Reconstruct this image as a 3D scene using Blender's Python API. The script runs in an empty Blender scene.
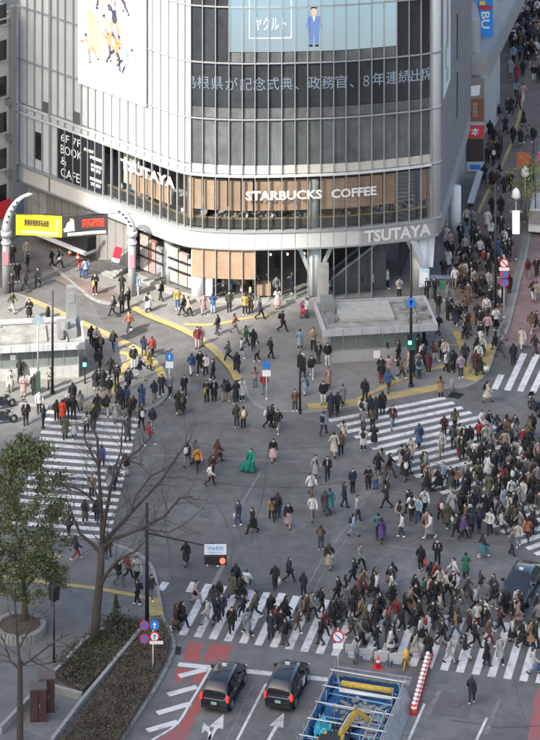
import bpy, bmesh, math, random
from mathutils import Vector, Matrix
import numpy as np
random.seed(7); rng = np.random.default_rng(7)
S = bpy.context.scene
COL = S.collection
R = math.radians
# ---------------------------------------------------------------- camera, sky, sun, exposure
FPX, YH, HC = 2900.0, -900.0, 93.08          # focal length in photo pixels, horizon row, eye height in metres
cam = bpy.data.cameras.new('camera'); camo = bpy.data.objects.new('camera', cam); COL.objects.link(camo)
camo.location = (0, 0, HC); camo.rotation_euler = (R(90), 0, 0)
cam.sensor_fit = 'HORIZONTAL'; cam.sensor_width = 36; cam.lens = FPX/540*36
cam.shift_y = (YH-370)/540; cam.clip_start = 1; cam.clip_end = 6000
S.camera = camo
SUN_AZ = math.atan2(-.72, -.69); SUN_EL = R(37)     # direction towards the sun: behind the camera and to its side
sd = Vector((math.cos(SUN_EL)*math.cos(SUN_AZ), math.cos(SUN_EL)*math.sin(SUN_AZ), math.sin(SUN_EL)))
w = bpy.data.worlds.new('World'); S.world = w; w.use_nodes = True
nt = w.node_tree; bg = nt.nodes['Background']
sk = nt.nodes.new('ShaderNodeTexSky'); sk.sky_type = 'NISHITA'; sk.sun_disc = False
sk.sun_elevation = SUN_EL; sk.sun_rotation = math.atan2(sd.x, sd.y)
sk.air_density = 1.0; sk.dust_density = 4.0; sk.ozone_density = .3
nt.links.new(sk.outputs[0], bg.inputs[0]); bg.inputs[1].default_value = 0.15
sl = bpy.data.lights.new('sun', 'SUN'); sl.energy = 4.0; sl.angle = R(.6); sl.color = (1, .95, .87)
so = bpy.data.objects.new('sun', sl); COL.objects.link(so); so.rotation_euler = (-sd).to_track_quat('-Z', 'Y').to_euler()
S.view_settings.view_transform = 'Standard'; S.view_settings.look = 'None'
S.view_settings.exposure = 1.35; S.view_settings.gamma = 1; S.view_settings.use_curve_mapping = False
S.view_settings.use_white_balance = True; S.view_settings.white_balance_temperature = 6600; S.view_settings.white_balance_tint = 7
S.render.engine = 'CYCLES'; S.cycles.max_bounces = 6; S.cycles.use_denoising = True
S.cycles.transparent_max_bounces = 16

# ---------------------------------------------------------------- helpers
def at(x, y, h=0.0):
    """survey point of the place (photo column, row, height) as metres"""
    d = FPX*(HC-h)/(y-YH)
    return Vector(((x-270)*d/FPX, d, h))
def spx(y): return (y-YH)/HC                 # pixels per metre on the ground at that row
MATS = {}
def mat(name, col, rough=.7, metal=0, noise=0.0, nscale=3.0, bump=0.0, bscale=30, emit=None, estr=1, spec=.5, coat=0):
    if name in MATS: return MATS[name]
    m = bpy.data.materials.new(name); m.use_nodes = True; t = m.node_tree; b = t.nodes['Principled BSDF']
    b.inputs['Base Color'].default_value = (*col, 1); b.inputs['Roughness'].default_value = rough
    b.inputs['Metallic'].default_value = metal; b.inputs['Specular IOR Level'].default_value = spec
    b.inputs['Coat Weight'].default_value = coat
    if noise or bump:
        g = t.nodes.new('ShaderNodeNewGeometry')
    if noise:
        n = t.nodes.new('ShaderNodeTexNoise'); n.inputs['Scale'].default_value = nscale; n.inputs['Detail'].default_value = 6
        n.inputs['Roughness'].default_value = .65
        t.links.new(g.outputs['Position'], n.inputs['Vector'])
        mr = t.nodes.new('ShaderNodeMapRange'); mr.inputs[1].default_value = .3; mr.inputs[2].default_value = .7
        mr.inputs[3].default_value = 1-noise; mr.inputs[4].default_value = 1+noise
        t.links.new(n.outputs[0], mr.inputs[0])
        mx = t.nodes.new('ShaderNodeMix'); mx.data_type = 'RGBA'; mx.blend_type = 'MULTIPLY'; mx.inputs[0].default_value = 1
        mx.inputs[6].default_value = (*col, 1); t.links.new(mr.outputs[0], mx.inputs[7]); t.links.new(mx.outputs[2], b.inputs['Base Color'])
    if bump:
        n2 = t.nodes.new('ShaderNodeTexNoise'); n2.inputs['Scale'].default_value = bscale; n2.inputs['Detail'].default_value = 4
        t.links.new(g.outputs['Position'], n2.inputs['Vector'])
        bp = t.nodes.new('ShaderNodeBump'); bp.inputs['Strength'].default_value = bump; bp.inputs['Distance'].default_value = .02
        t.links.new(n2.outputs[0], bp.inputs['Height']); t.links.new(bp.outputs[0], b.inputs['Normal'])
    if emit:
        b.inputs['Emission Color'].default_value = (*emit, 1); b.inputs['Emission Strength'].default_value = estr
    MATS[name] = m; return m
class MB:
    def __init__(s): s.v = []; s.f = []; s.m = []
    def add(s, vs, fs, mi=0):
        o = len(s.v); s.v += [tuple(p) for p in vs]; s.f += [tuple(i+o for i in f) for f in fs]; s.m += [mi]*len(fs); return s
    def hexa(s, p, mi=0):                                   # eight corners: four below, four above
        return s.add(p, [(3,2,1,0),(4,5,6,7),(0,1,5,4),(1,2,6,5),(2,3,7,6),(3,0,4,7)], mi)
    def box(s, x0, x1, y0, y1, z0, z1, mi=0):
        return s.hexa([(x0,y0,z0),(x1,y0,z0),(x1,y1,z0),(x0,y1,z0),(x0,y0,z1),(x1,y0,z1),(x1,y1,z1),(x0,y1,z1)], mi)
    def bar(s, a, b, wd, ht, mi=0):                         # box section along a-b
        a = Vector(a); b = Vector(b); d = (b-a).normalized(); up = Vector((0,0,1)) if abs(d.z) < .95 else Vector((0,1,0))
        x = d.cross(up).normalized()*wd/2; y = x.cross(d).normalized()*ht/2
        return s.hexa([a-x-y, a+x-y, b+x-y, b-x-y, a-x+y, a+x+y, b+x+y, b-x+y], mi)
    def prism(s, poly, z0, z1, mi=0, top=True):
        n = len(poly); vs = [(p[0], p[1], z0) for p in poly]+[(p[0], p[1], z1) for p in poly]
        fs = [(i, (i+1) % n, n+(i+1) % n, n+i) for i in range(n)]+[tuple(range(n-1, -1, -1)), tuple(range(n, 2*n))]
        return s.add(vs, fs, mi)
    def tube(s, pts, rad, n=10, mi=0, cap=True):
        pts = [Vector(p) for p in pts]
        if not hasattr(rad, '__len__'): rad = [rad]*len(pts)
        vs = []; fs = []; px = None
        for i, p in enumerate(pts):
            d = (pts[min(i+1, len(pts)-1)]-pts[max(i-1, 0)]).normalized()
            if px is None: px = d.cross(Vector((0,0,1)) if abs(d.z) < .9 else Vector((1,0,0))).normalized()
            px = (px-d*px.dot(d)).normalized(); py = d.cross(px)
            for k in range(n):
                a = 2*math.pi*k/n; vs.append(p+(px*math.cos(a)+py*math.sin(a))*rad[i])
        for i in range(len(pts)-1):
            for k in range(n):
                fs.append((i*n+k, i*n+(k+1) % n, (i+1)*n+(k+1) % n, (i+1)*n+k))
        if cap: fs += [tuple(range(n-1, -1, -1)), tuple(range((len(pts)-1)*n, len(pts)*n))]
        return s.add(vs, fs, mi)
    def ell(s, c, r, n=10, m=6, mi=0):
        vs = []; fs = []
        for j in range(m+1):
            t = math.pi*j/m
            for k in range(n):
                a = 2*math.pi*k/n
                vs.append((c[0]+r[0]*math.sin(t)*math.cos(a), c[1]+r[1]*math.sin(t)*math.sin(a), c[2]+r[2]*math.cos(t)))
        for j in range(m):
            for k in range(n): fs.append((j*n+k, (j+1)*n+k, (j+1)*n+(k+1) % n, j*n+(k+1) % n))
        return s.add(vs, fs, mi)
    def disc(s, c, nrm, r, th, n=20, mi=0):
        nrm = Vector(nrm).normalized(); c = Vector(c); return s.tube([c-nrm*th/2, c+nrm*th/2], r, n, mi)
    def build(s, name, m, parent=None, smooth=False, loc=None):
        me = bpy.data.meshes.new(name); me.from_pydata(s.v, [], s.f)
        ms = m if isinstance(m, (list, tuple)) else [m]
        for x in ms: me.materials.append(x)
        if len(ms) > 1: me.polygons.foreach_set('material_index', s.m)
        if smooth: me.polygons.foreach_set('use_smooth', [True]*len(me.polygons))
        me.update()
        o = bpy.data.objects.new(name, me); COL.objects.link(o)
        if parent is not None: o.parent = parent
        if loc is not None: o.location = loc
        return o
def tag(o, label=None, cat=None, group=None, kind=None):
    if label: o['label'] = label
    if cat: o['category'] = cat
    if group: o['group'] = group
    if kind: o['kind'] = kind
    return o
def thing(name, label, cat, group=None, loc=(0,0,0), rz=0):
    o = bpy.data.objects.new(name, None); COL.objects.link(o); o.location = loc; o.rotation_euler = (0,0,rz)
    o.empty_display_size = .3
    return tag(o, label, cat, group)
def inst(name, me, parent, loc=(0,0,0), rz=0):
    o = bpy.data.objects.new(name, me); COL.objects.link(o); o.parent = parent; o.location = loc; o.rotation_euler = (0,0,rz); return o
def copy_tree(o, parent=None):
    c = o.copy(); COL.objects.link(c); c.parent = parent
    for ch in list(o.children): copy_tree(ch, c)
    return c
def inpoly(x, y, poly):
    c = False; n = len(poly)
    for i in range(n):
        x0, y0 = poly[i]; x1, y1 = poly[(i+1) % n]
        if (y0 > y) != (y1 > y) and x < (x1-x0)*(y-y0)/(y1-y0)+x0: c = not c
    return c
_tc = {}
def text_mesh(body, bold=0.0):
    """vertices (unit height) and faces of a line of lettering, lower left at the origin"""
    cu = bpy.data.curves.new('lettering', 'FONT'); cu.body = body; cu.offset = bold; cu.resolution_u = 2
    o = bpy.data.objects.new('lettering', cu); COL.objects.link(o)
    dg = bpy.context.evaluated_depsgraph_get(); dg.update()
    me = bpy.data.meshes.new_from_object(o.evaluated_get(dg))
    v = np.array([p.co[:] for p in me.vertices]); f = [tuple(p.vertices) for p in me.polygons]
    bpy.data.objects.remove(o); bpy.data.curves.remove(cu); bpy.data.meshes.remove(me)
    v = v[:, :2]-v[:, :2].min(0); return v/v[:, 1].max(), f
def letters(name, body, fn, m, parent, bold=0.0):
    """fn(u, v) with u, v in 0..1 over the line's box -> point"""
    v, f = text_mesh(body, bold); wv = v[:, 0].max()
    b = MB(); b.add([fn(a/wv, c) for a, c in v], f)
    return b.build(name, m, parent)

def print_marks(name, fn, n, m, parent, fill=.8):
    """print too small to read: a row of uneven marks"""
    b = MB()
    for k in range(n):
        u0 = (k+.5*(1-fill))/n; u1 = (k+.5*(1+fill))/n; um = (u0+u1)/2; s_ = random.uniform(.3,.7); e = .18/n
        for q in ((u0,0,u0+e,1),(u1-e,random.uniform(0,.3),u1,1),(u0,s_,u1,s_+.16),(um-e/2,0,um+e/2,random.uniform(.6,1)),(u0,.84,u1,1)):
            b.add([fn(q[0],q[1]), fn(q[2],q[1]), fn(q[2],q[3]), fn(q[0],q[3])], [(0,1,2,3)])
    return b.build(name, m, parent)
# ---------------------------------------------------------------- materials
def asphalt():
    m = mat('asphalt', (.1,.1,.105), .9); t = m.node_tree; b = t.nodes['Principled BSDF']; L = t.links
    g = t.nodes.new('ShaderNodeNewGeometry')
    def noise(sc, det=5, src=None):
        n = t.nodes.new('ShaderNodeTexNoise'); n.inputs['Scale'].default_value = sc; n.inputs['Detail'].default_value = det
        L.new((src or g).outputs[0], n.inputs['Vector']); return n
    def rng_(n, a, b_, c, d):
        r = t.nodes.new('ShaderNodeMapRange'); r.inputs[1].default_value = a; r.inputs[2].default_value = b_
        r.inputs[3].default_value = c; r.inputs[4].default_value = d; L.new(n.outputs[0], r.inputs[0]); return r
    def mul(a, b_):
        x = t.nodes.new('ShaderNodeMath'); x.operation = 'MULTIPLY'; L.new(a.outputs[0], x.inputs[0]); L.new(b_.outputs[0], x.inputs[1]); return x
    a = rng_(noise(.13, 4), .35, .65, .78, 1.22); b1 = rng_(noise(1.1, 9), .3, .7, .82, 1.18); c = rng_(noise(22, 3), .3, .7, .9, 1.1)
    vo = t.nodes.new('ShaderNodeTexVoronoi'); vo.feature = 'DISTANCE_TO_EDGE'; vo.inputs['Scale'].default_value = .11
    wn = noise(.8, 4); mx = t.nodes.new('ShaderNodeMix'); mx.data_type = 'RGBA'; mx.inputs[0].default_value = .12
    L.new(g.outputs['Position'], mx.inputs[6]); L.new(wn.outputs['Color'], mx.inputs[7]); L.new(mx.outputs[2], vo.inputs['Vector'])
    cr = rng_(vo, .0, .006, .72, 1.0)
    a = mul(a, rng_(noise(.045, 2), .38, .62, .86, 1.12)); c = mul(c, rng_(noise(.5, 2), .56, .72, 1.0, .8))
    v = mul(mul(a, b1), mul(c, cr))
    cm = t.nodes.new('ShaderNodeMix'); cm.data_type = 'RGBA'; cm.blend_type = 'MULTIPLY'; cm.inputs[0].default_value = 1
    cm.inputs[6].default_value = (.124,.122,.121,1); L.new(v.outputs[0], cm.inputs[7]); L.new(cm.outputs[2], b.inputs['Base Color'])
    return m
M_ASPH = asphalt()
M_PATCH = mat('dark_asphalt', (.105,.104,.105), .9, noise=.25, nscale=1.2)
M_WARMPATCH = mat('worn_asphalt', (.115,.107,.107), .9, noise=.2, nscale=.8)
M_PAVE = mat('paving', (.18,.175,.168), .85, noise=.2, nscale=.9, bump=.2, bscale=12)
M_PAVE2 = mat('plaza_paving', (.132,.131,.132), .85, noise=.22, nscale=.7, bump=.2, bscale=12)
M_KERB = mat('kerb_stone', (.24,.235,.225), .85, noise=.2, nscale=3)
def bricks(name, c1, c2, mortar, sx):
    m = mat(name, c1, .85); t = m.node_tree; b = t.nodes['Principled BSDF']; g = t.nodes.new('ShaderNodeNewGeometry')
    br = t.nodes.new('ShaderNodeTexBrick'); br.inputs['Scale'].default_value = sx
    br.inputs['Color1'].default_value = (*c1,1); br.inputs['Color2'].default_value = (*c2,1); br.inputs['Mortar'].default_value = (*mortar,1)
    br.inputs['Mortar Size'].default_value = .012
    n = t.nodes.new('ShaderNodeTexNoise'); n.inputs['Scale'].default_value = .5; n.inputs['Detail'].default_value = 6
    mr = t.nodes.new('ShaderNodeMapRange'); mr.inputs[1].default_value = .3; mr.inputs[2].default_value = .7; mr.inputs[3].default_value = .75; mr.inputs[4].default_value = 1.25
    mx = t.nodes.new('ShaderNodeMix'); mx.data_type = 'RGBA'; mx.blend_type = 'MULTIPLY'; mx.inputs[0].default_value = 1
    t.links.new(g.outputs['Position'], br.inputs['Vector']); t.links.new(g.outputs['Position'], n.inputs['Vector'])
    t.links.new(n.outputs[0], mr.inputs[0]); t.links.new(br.outputs['Color'], mx.inputs[6]); t.links.new(mr.outputs[0], mx.inputs[7])
    t.links.new(mx.outputs[2], b.inputs['Base Color']); return m
M_REDBRICK = bricks('red_paving', (.235,.15,.148), (.19,.125,.123), (.15,.125,.125), 1.2)
M_BROWNBRICK = bricks('brown_paving', (.17,.125,.108), (.14,.105,.092), (.11,.1,.09), 1.2)
M_DARKPAVE = bricks('lane_paving', (.13,.125,.122), (.1,.098,.097), (.085,.085,.085), .9)
def paint(name, col, wear):
    m = mat(name, col, .8); t = m.node_tree; b = t.nodes['Principled BSDF']; g = t.nodes.new('ShaderNodeNewGeometry')
    n = t.nodes.new('ShaderNodeTexNoise'); n.inputs['Scale'].default_value = 2.2; n.inputs['Detail'].default_value = 9; n.inputs['Roughness'].default_value = .75
    mr = t.nodes.new('ShaderNodeMapRange'); mr.inputs[1].default_value = .62-wear; mr.inputs[2].default_value = .75; mr.inputs[3].default_value = 0; mr.inputs[4].default_value = 1
    n3 = t.nodes.new('ShaderNodeTexNoise'); n3.inputs['Scale'].default_value = .32; n3.inputs['Detail'].default_value = 3; t.links.new(g.outputs['Position'], n3.inputs['Vector'])
    m3 = t.nodes.new('ShaderNodeMapRange'); m3.inputs[1].default_value = .35; m3.inputs[2].default_value = .7; m3.inputs[3].default_value = .1; m3.inputs[4].default_value = -.16; t.links.new(n3.outputs[0], m3.inputs[0])
    ad = t.nodes.new('ShaderNodeMath'); ad.operation = 'ADD'; ad.inputs[1].default_value = .62-wear; t.links.new(m3.outputs[0], ad.inputs[0]); t.links.new(ad.outputs[0], mr.inputs[1])
    mx = t.nodes.new('ShaderNodeMix'); mx.data_type = 'RGBA'; mx.inputs[6].default_value = (*col,1); mx.inputs[7].default_value = (.14,.14,.145,1)
    t.links.new(g.outputs['Position'], n.inputs['Vector']); t.links.new(n.outputs[0], mr.inputs[0]); t.links.new(mr.outputs[0], mx.inputs[0])
    t.links.new(mx.outputs[2], b.inputs['Base Color']); return m
M_WHITE = paint('road_white', (.6,.6,.59), .13)
M_RED = paint('road_red', (.33,.085,.078), .16)
M_YEL = paint('tactile_yellow', (.40,.31,.10), .16)
M_METAL = mat('grey_metal', (.32,.33,.34), .45, .6, noise=.12)
M_DARKM = mat('dark_pole', (.028,.028,.032), .5, .3)
M_WMETAL = mat('white_metal', (.62,.64,.66), .4, noise=.08)
M_ALU = mat('aluminium', (.5,.51,.52), .35, .75)
M_BLACK = mat('black', (.012,.012,.014), .5)
M_CONC = mat('concrete', (.3,.3,.29), .85, noise=.18, nscale=1.5)
M_SIGNW = mat('sign_white', (.78,.78,.78), .5)
M_SIGNB = mat('sign_blue', (.03,.2,.62), .45)
M_SIGNR = mat('sign_red', (.6,.03,.04), .45)
def glass(name, tint, refl=.08, rough=.02, alpha=.85):
    m = bpy.data.materials.new(name); m.use_nodes = True; t = m.node_tree; t.nodes.clear()
    o = t.nodes.new('ShaderNodeOutputMaterial'); tr = t.nodes.new('ShaderNodeBsdfTransparent'); tr.inputs[0].default_value = (*tint,1)
    gl = t.nodes.new('ShaderNodeBsdfGlossy'); gl.inputs['Roughness'].default_value = rough
    fr = t.nodes.new('ShaderNodeFresnel'); gb = t.nodes.new('ShaderNodeNewGeometry'); io = t.nodes.new('ShaderNodeMapRange'); io.inputs[3].default_value = 1.5; io.inputs[4].default_value = 1/1.5; t.links.new(gb.outputs['Backfacing'], io.inputs[0]); t.links.new(io.outputs[0], fr.inputs[0])
    mx = t.nodes.new('ShaderNodeMixShader'); t.links.new(fr.outputs[0], mx.inputs[0]); t.links.new(tr.outputs[0], mx.inputs[1]); t.links.new(gl.outputs[0], mx.inputs[2])
    t.links.new(mx.outputs[0], o.inputs[0]); MATS[name] = m; return m
M_GLASS = glass('clear_glass', (.95,.965,.965))
M_DGLASS = mat('dark_glass', (.02,.022,.025), .08, spec=.6, noise=.3, nscale=.6)
def vary(m, lo, hi):
    """each piece a little lighter or darker than its neighbours"""
    t = m.node_tree; oi = t.nodes.new('ShaderNodeObjectInfo'); mr = t.nodes.new('ShaderNodeMapRange'); mr.inputs[3].default_value = lo; mr.inputs[4].default_value = hi; t.links.new(oi.outputs['Random'], mr.inputs[0])
    b = t.nodes['Principled BSDF']; mx = t.nodes.new('ShaderNodeMix'); mx.data_type = 'RGBA'; mx.blend_type = 'MULTIPLY'; mx.inputs[0].default_value = 1
    if b.inputs['Base Color'].links: t.links.new(b.inputs['Base Color'].links[0].from_socket, mx.inputs[6])
    else: mx.inputs[6].default_value = b.inputs['Base Color'].default_value
    t.links.new(mr.outputs[0], mx.inputs[7]); t.links.new(mx.outputs[2], b.inputs['Base Color']); return m
def streaks(m, amt, sx=2.5):
    """rain streaks and grime running down"""
    t = m.node_tree; b = t.nodes['Principled BSDF']; g = t.nodes.new('ShaderNodeNewGeometry'); mp = t.nodes.new('ShaderNodeMapping'); mp.inputs['Scale'].default_value = (sx, sx, .18)
    n = t.nodes.new('ShaderNodeTexNoise'); n.inputs['Scale'].default_value = 1.6; n.inputs['Detail'].default_value = 7; n.inputs['Roughness'].default_value = .7; mr = t.nodes.new('ShaderNodeMapRange'); mr.inputs[1].default_value = .42; mr.inputs[2].default_value = .75; mr.inputs[3].default_value = 1; mr.inputs[4].default_value = 1-amt
    mx = t.nodes.new('ShaderNodeMix'); mx.data_type = 'RGBA'; mx.blend_type = 'MULTIPLY'; mx.inputs[0].default_value = 1
    if b.inputs['Base Color'].links: t.links.new(b.inputs['Base Color'].links[0].from_socket, mx.inputs[6])
    else: mx.inputs[6].default_value = b.inputs['Base Color'].default_value
    t.links.new(g.outputs['Position'], mp.inputs[0]); t.links.new(mp.outputs[0], n.inputs['Vector']); t.links.new(n.outputs[0], mr.inputs[0]); t.links.new(mr.outputs[0], mx.inputs[7]); t.links.new(mx.outputs[2], b.inputs['Base Color']); return m
M_CARGLASS = mat('car_glass', (.012,.014,.016), .05, spec=.8)
# ---------------------------------------------------------------- ground, pavements, markings
def W2(px): return [at(x, y) for x, y in px]
def sheet(name, px, z, m, label=None, parent=None, kind='structure'):
    b = MB(); P = W2(px); b.add([(p.x, p.y, z) for p in P], [tuple(range(len(P)))])
    o = b.build(name, m, parent)
    me = o.data; bm = bmesh.new(); bm.from_mesh(me); bmesh.ops.recalc_face_normals(bm, faces=bm.faces)
    if bm.faces and sum(f.normal.z for f in bm.faces) < 0: bmesh.ops.reverse_faces(bm, faces=bm.faces)
    bmesh.ops.triangulate(bm, faces=bm.faces); bm.to_mesh(me); bm.free()
    if parent is None: tag(o, label, kind=kind)
    return o
g = MB(); g.add([(-3000,-1500,0),(3000,-1500,0),(3000,4500,0),(-3000,4500,0)], [(0,1,2,3)]); tag(g.build('road', M_ASPH), 'grey asphalt of the scramble junction and its roads', kind='structure')
def smooth(px, n=6):
    """Catmull-Rom through photo points, open"""
    P = [px[0]]+px+[px[-1]]; out = []
    for i in range(1, len(P)-2):
        for k in range(n):
            t = k/n; q = []
            for c in (0, 1):
                a, b_, c_, d = P[i-1][c], P[i][c], P[i+1][c], P[i+2][c]
                q.append(.5*(2*b_+(c_-a)*t+(2*a-5*b_+4*c_-d)*t*t+(3*b_-a-3*c_+d)*t**3))
            out.append(tuple(q))
    return out+[px[-1]]
KH = .12
def pavement(name, edge, rest, m, label):
    """raised slab with a kerb strip along the edge"""
    e = smooth(edge); poly = e+rest; P = W2(poly)
    b = MB(); b.prism([(p.x, p.y) for p in P], -.2, KH)
    o = b.build(name, m); bm = bmesh.new(); bm.from_mesh(o.data); bmesh.ops.triangulate(bm, faces=bm.faces); bmesh.ops.recalc_face_normals(bm, faces=bm.faces); bm.to_mesh(o.data); bm.free()
    tag(o, label, kind='structure')
    E = W2(e); k = MB()
    cen = sum(P, Vector())/len(P)
    for i in range(len(E)-1):
        d = (E[i+1]-E[i]); 
        if d.length < 1e-4: continue
        d.normalize(); n = Vector((-d.y, d.x, 0))
        k.hexa([(E[i]+n*s_).to_tuple()[:2]+(z,) for z, s_ in ((-.1,-.1),(-.1,.1))]+[(E[i+1]+n*s_).to_tuple()[:2]+(z,) for z, s_ in ((-.1,.1),(-.1,-.1))]
               +[(E[i]+n*s_).to_tuple()[:2]+(KH+.012,) for s_ in (-.1,.1)]+[(E[i+1]+n*s_).to_tuple()[:2]+(KH+.012,) for s_ in (.1,-.1)])
    k.build('kerb', M_KERB, o)
    return poly
EDGE_L = [(-160,405),(0,404),(60,409),(100,413),(142,412),(163,401),(168,386),(160,367),(140,350),(105,333),(70,317),(28,299),(-40,278)]
EDGE_M = [(52,266),(92,299),(120,306),(150,315),(182,328),(206,341),(230,362),(243,382),(250,400),(268,411),(300,413),(345,409),(440,391),(468,387),(486,374),(495,352),(507,331),(519,284),(527,251),(537,190),(550,100),(570,-60)]
EDGE_B = [(-160,520),(0,529),(60,537),(120,548),(150,566),(159,598),(164,622),(174,644),(169,664),(154,692),(130,728),(100,775)]
P_L = pavement('pavement', EDGE_L, [(-160,300)], M_PAVE, 'grey pavement in front of the left subway entrance')
P_M = pavement('pavement', EDGE_M, [(380,-60),(60,180)], M_PAVE, 'grey corner pavement round the curved store')
P_B = pavement('plaza', EDGE_B, [(-160,775)], M_PAVE2, 'grey plaza paving round the planted beds')
def gz(x, y): return KH if any(inpoly(x, y, p) for p in (P_L, P_M, P_B)) else 0.0
# coloured areas laid as thin sheets
sheet('side_street', [(488,344),(507,331),(527,251),(537,190),(550,100),(640,100),(640,352)], .004, M_REDBRICK, 'reddish brick carriageway of the side street')
sheet('brown_footway', [(470,262),(452,290),(474,330),(503,322),(521,250),(532,190),(546,100),(566,-60),(480,-60),(492,60),(489,150),(474,205)], KH+.006, M_BROWNBRICK, 'brown brick footway beside the store')
sheet('lane', [(20,296),(105,331),(92,301),(52,267),(30,250),(-120,215),(-120,270)], .004, M_DARKPAVE, 'dark paved shopping lane under the banner arch')
sheet('pink_paving', [(54,281),(92,299),(120,306),(117,294),(96,287),(74,278)], KH+.006, M_BROWNBRICK, 'pinkish paving patch by the arch')
for i, (px, m) in enumerate([([(240,545),(262,536),(292,532),(322,520),(336,524),(326,552),(298,580),(258,584),(236,570)], M_PATCH),
    ([(270,424),(300,418),(330,424),(338,440),(300,448),(262,442)], M_WARMPATCH), ([(180,420),(250,425),(252,433),(182,430)], M_PATCH)]):
    b = []; n = len(px)
    for k in range(n):
        x0, y0 = px[k]; x1, y1 = px[(k+1) % n]
        for q in range(4):
            t = q/4; b.append((x0+(x1-x0)*t+random.uniform(-1.5,1.5), y0+(y1-y0)*t+random.uniform(-1,1)))
    sheet('asphalt_patch', b, .003+.0012*i, m, ['large dark patch of newer asphalt in mid junction','brownish worn asphalt patch near the corner kerb','long dark asphalt seam before the side lane'][i])
def seam(px, wd, m): 
    pts = []
    for i in range(len(px)-1):
        for q in range(8): t = q/8; pts.append((px[i][0]+(px[i+1][0]-px[i][0])*t+random.uniform(-.6,.6), px[i][1]+(px[i+1][1]-px[i][1])*t+random.uniform(-.4,.4)))
    return strip('asphalt_seam', pts+[px[-1]], wd, .0085, m, seams)
_sz = [0]
def strip(name, pts, wd, z, m, parent=None):
    _sz[0] += 1; z += .0007*(_sz[0] % 12)
    P = W2(pts) if not isinstance(pts[0], Vector) else pts
    b = MB(); L_ = []; Rr = []
    for i, p in enumerate(P):
        d = P[min(i+1, len(P)-1)]-P[max(i-1, 0)]; d.z = 0; d.normalize(); n = Vector((-d.y, d.x, 0))*wd/2
        L_.append((p+n)); Rr.append(p-n)
    b.add([(p.x,p.y,z) for p in L_+Rr], [(i+len(P), i+1+len(P), i+1, i) for i in range(len(P)-1)])
    return b.build(name, m, parent)
def marking(name, label):
    o = bpy.data.objects.new(name, None); COL.objects.link(o); return tag(o, label, kind='structure')
seams = marking('asphalt_seams', 'thin repair seams and cracks across the junction asphalt')
M_SEAM = mat('seam_dark', (.07,.07,.07), .9, noise=.3, nscale=4); M_SEAML = mat('seam_light', (.2,.2,.198), .9, noise=.35, nscale=4)
M_GHOST = mat('ghost_paint', (.165,.165,.163), .9, noise=.35, nscale=2.5)
for a, b_, wd in (((205,600),(228,556),.3),((352,506),(392,470),.35),((150,455),(300,462),.14),((300,470),(430,500),.14),((385,545),(470,560),.16),((232,520),(262,470),.14),((440,690),(425,720),.3),((330,690),(300,745),.12),((500,700),(485,735),.25)): strip('worn_line', [a, b_], wd, .0082, M_GHOST, seams)
for px, m in (([(180,520),(215,524),(212,548),(176,543)], M_WARMPATCH), ([(395,505),(428,512),(420,534),(388,527)], M_PATCH), ([(440,690),(475,697),(468,720),(432,713)], M_WARMPATCH), ([(345,470),(372,474),(366,486),(340,482)], M_WARMPATCH), ([(228,455),(262,458),(260,468),(226,465)], M_PATCH), ([(300,700),(285,732),(276,730),(292,698)], M_PATCH)): sheet('repair_patch', px, .0065, m, parent=seams)
for px, wd, m in (([(186,478),(240,486),(300,488),(345,482)], .06, M_SEAM), ([(298,604),(322,560),(352,520),(372,490)], .08, M_SEAML), ([(306,606),(330,562),(360,520)], .05, M_SEAML), ([(170,470),(165,520),(172,580)], .07, M_SEAM), ([(180,440),(250,452),(330,446)], .06, M_SEAM), ([(400,520),(440,540),(500,545)], .06, M_SEAM), ([(215,500),(235,540),(228,580)], .05, M_SEAM), ([(330,700),(322,740)], .06, M_SEAM), ([(450,720),(500,728),(540,726)], .06, M_SEAM), ([(255,680),(240,712),(225,745)], .05, M_SEAML), ([(140,470),(160,500),(150,540)], .05, M_SEAM), ([(270,440),(262,500),(250,545)], .05, M_SEAM), ([(352,590),(380,560),(420,540)], .06, M_SEAML)): seam(px, wd, m)
for k, (x, y) in enumerate(((205,515),(283,505),(352,547),(420,560),(322,466),(240,640+60),(455,705),(165,450))):
    p = at(x, y); q = MB(); q.tube([(0,0,.0),(0,0,.012)], .33, 20); c_ = q.build('manhole_cover', M_SEAM, seams); c_.location = p; q = MB(); q.tube([(0,0,.0),(0,0,.0135)], .27, 20); c_ = q.build('manhole_plate', M_PATCH, seams); c_.location = p
# tactile strips
tac = [([(28,300),(70,319),(105,335),(140,353),(158,370),(164,386)], .55), ([(120,354),(131,358),(122,372),(115,386),(113,396)], .5),
       ([(88,408),(125,408)], .7), ([(132,308),(150,318),(182,331),(206,345),(228,366),(238,382)], .55), ([(184,326),(215,326),(250,319),(274,317)], .4),
       ([(308,408.5),(345,405),(400,396),(440,388.5)], .9), ([(352,404),(392,385),(420,374),(446,368)], .4), ([(470,382),(482,370),(488,352),(490,346)], .9), ([(456,333),(462,350),(466,368),(465,380)], .5), ([(430,346),(462,347)], .35),
       ([(478,215),(487,195),(505,160),(516,130),(524,95)], .28), ([(-60,570),(0,579),(60,586),(110,593),(150,601)], .4), ([(152,600),(157,618)], .8), ([(40,553),(60,560)], .6)]
tr = marking('tactile_paving', 'yellow tactile strips set in the pavements')
for pts, wd in tac: strip('tactile_strip', smooth(pts, 4) if len(pts) > 2 else pts, wd, KH+.016, M_YEL, tr)
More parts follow.
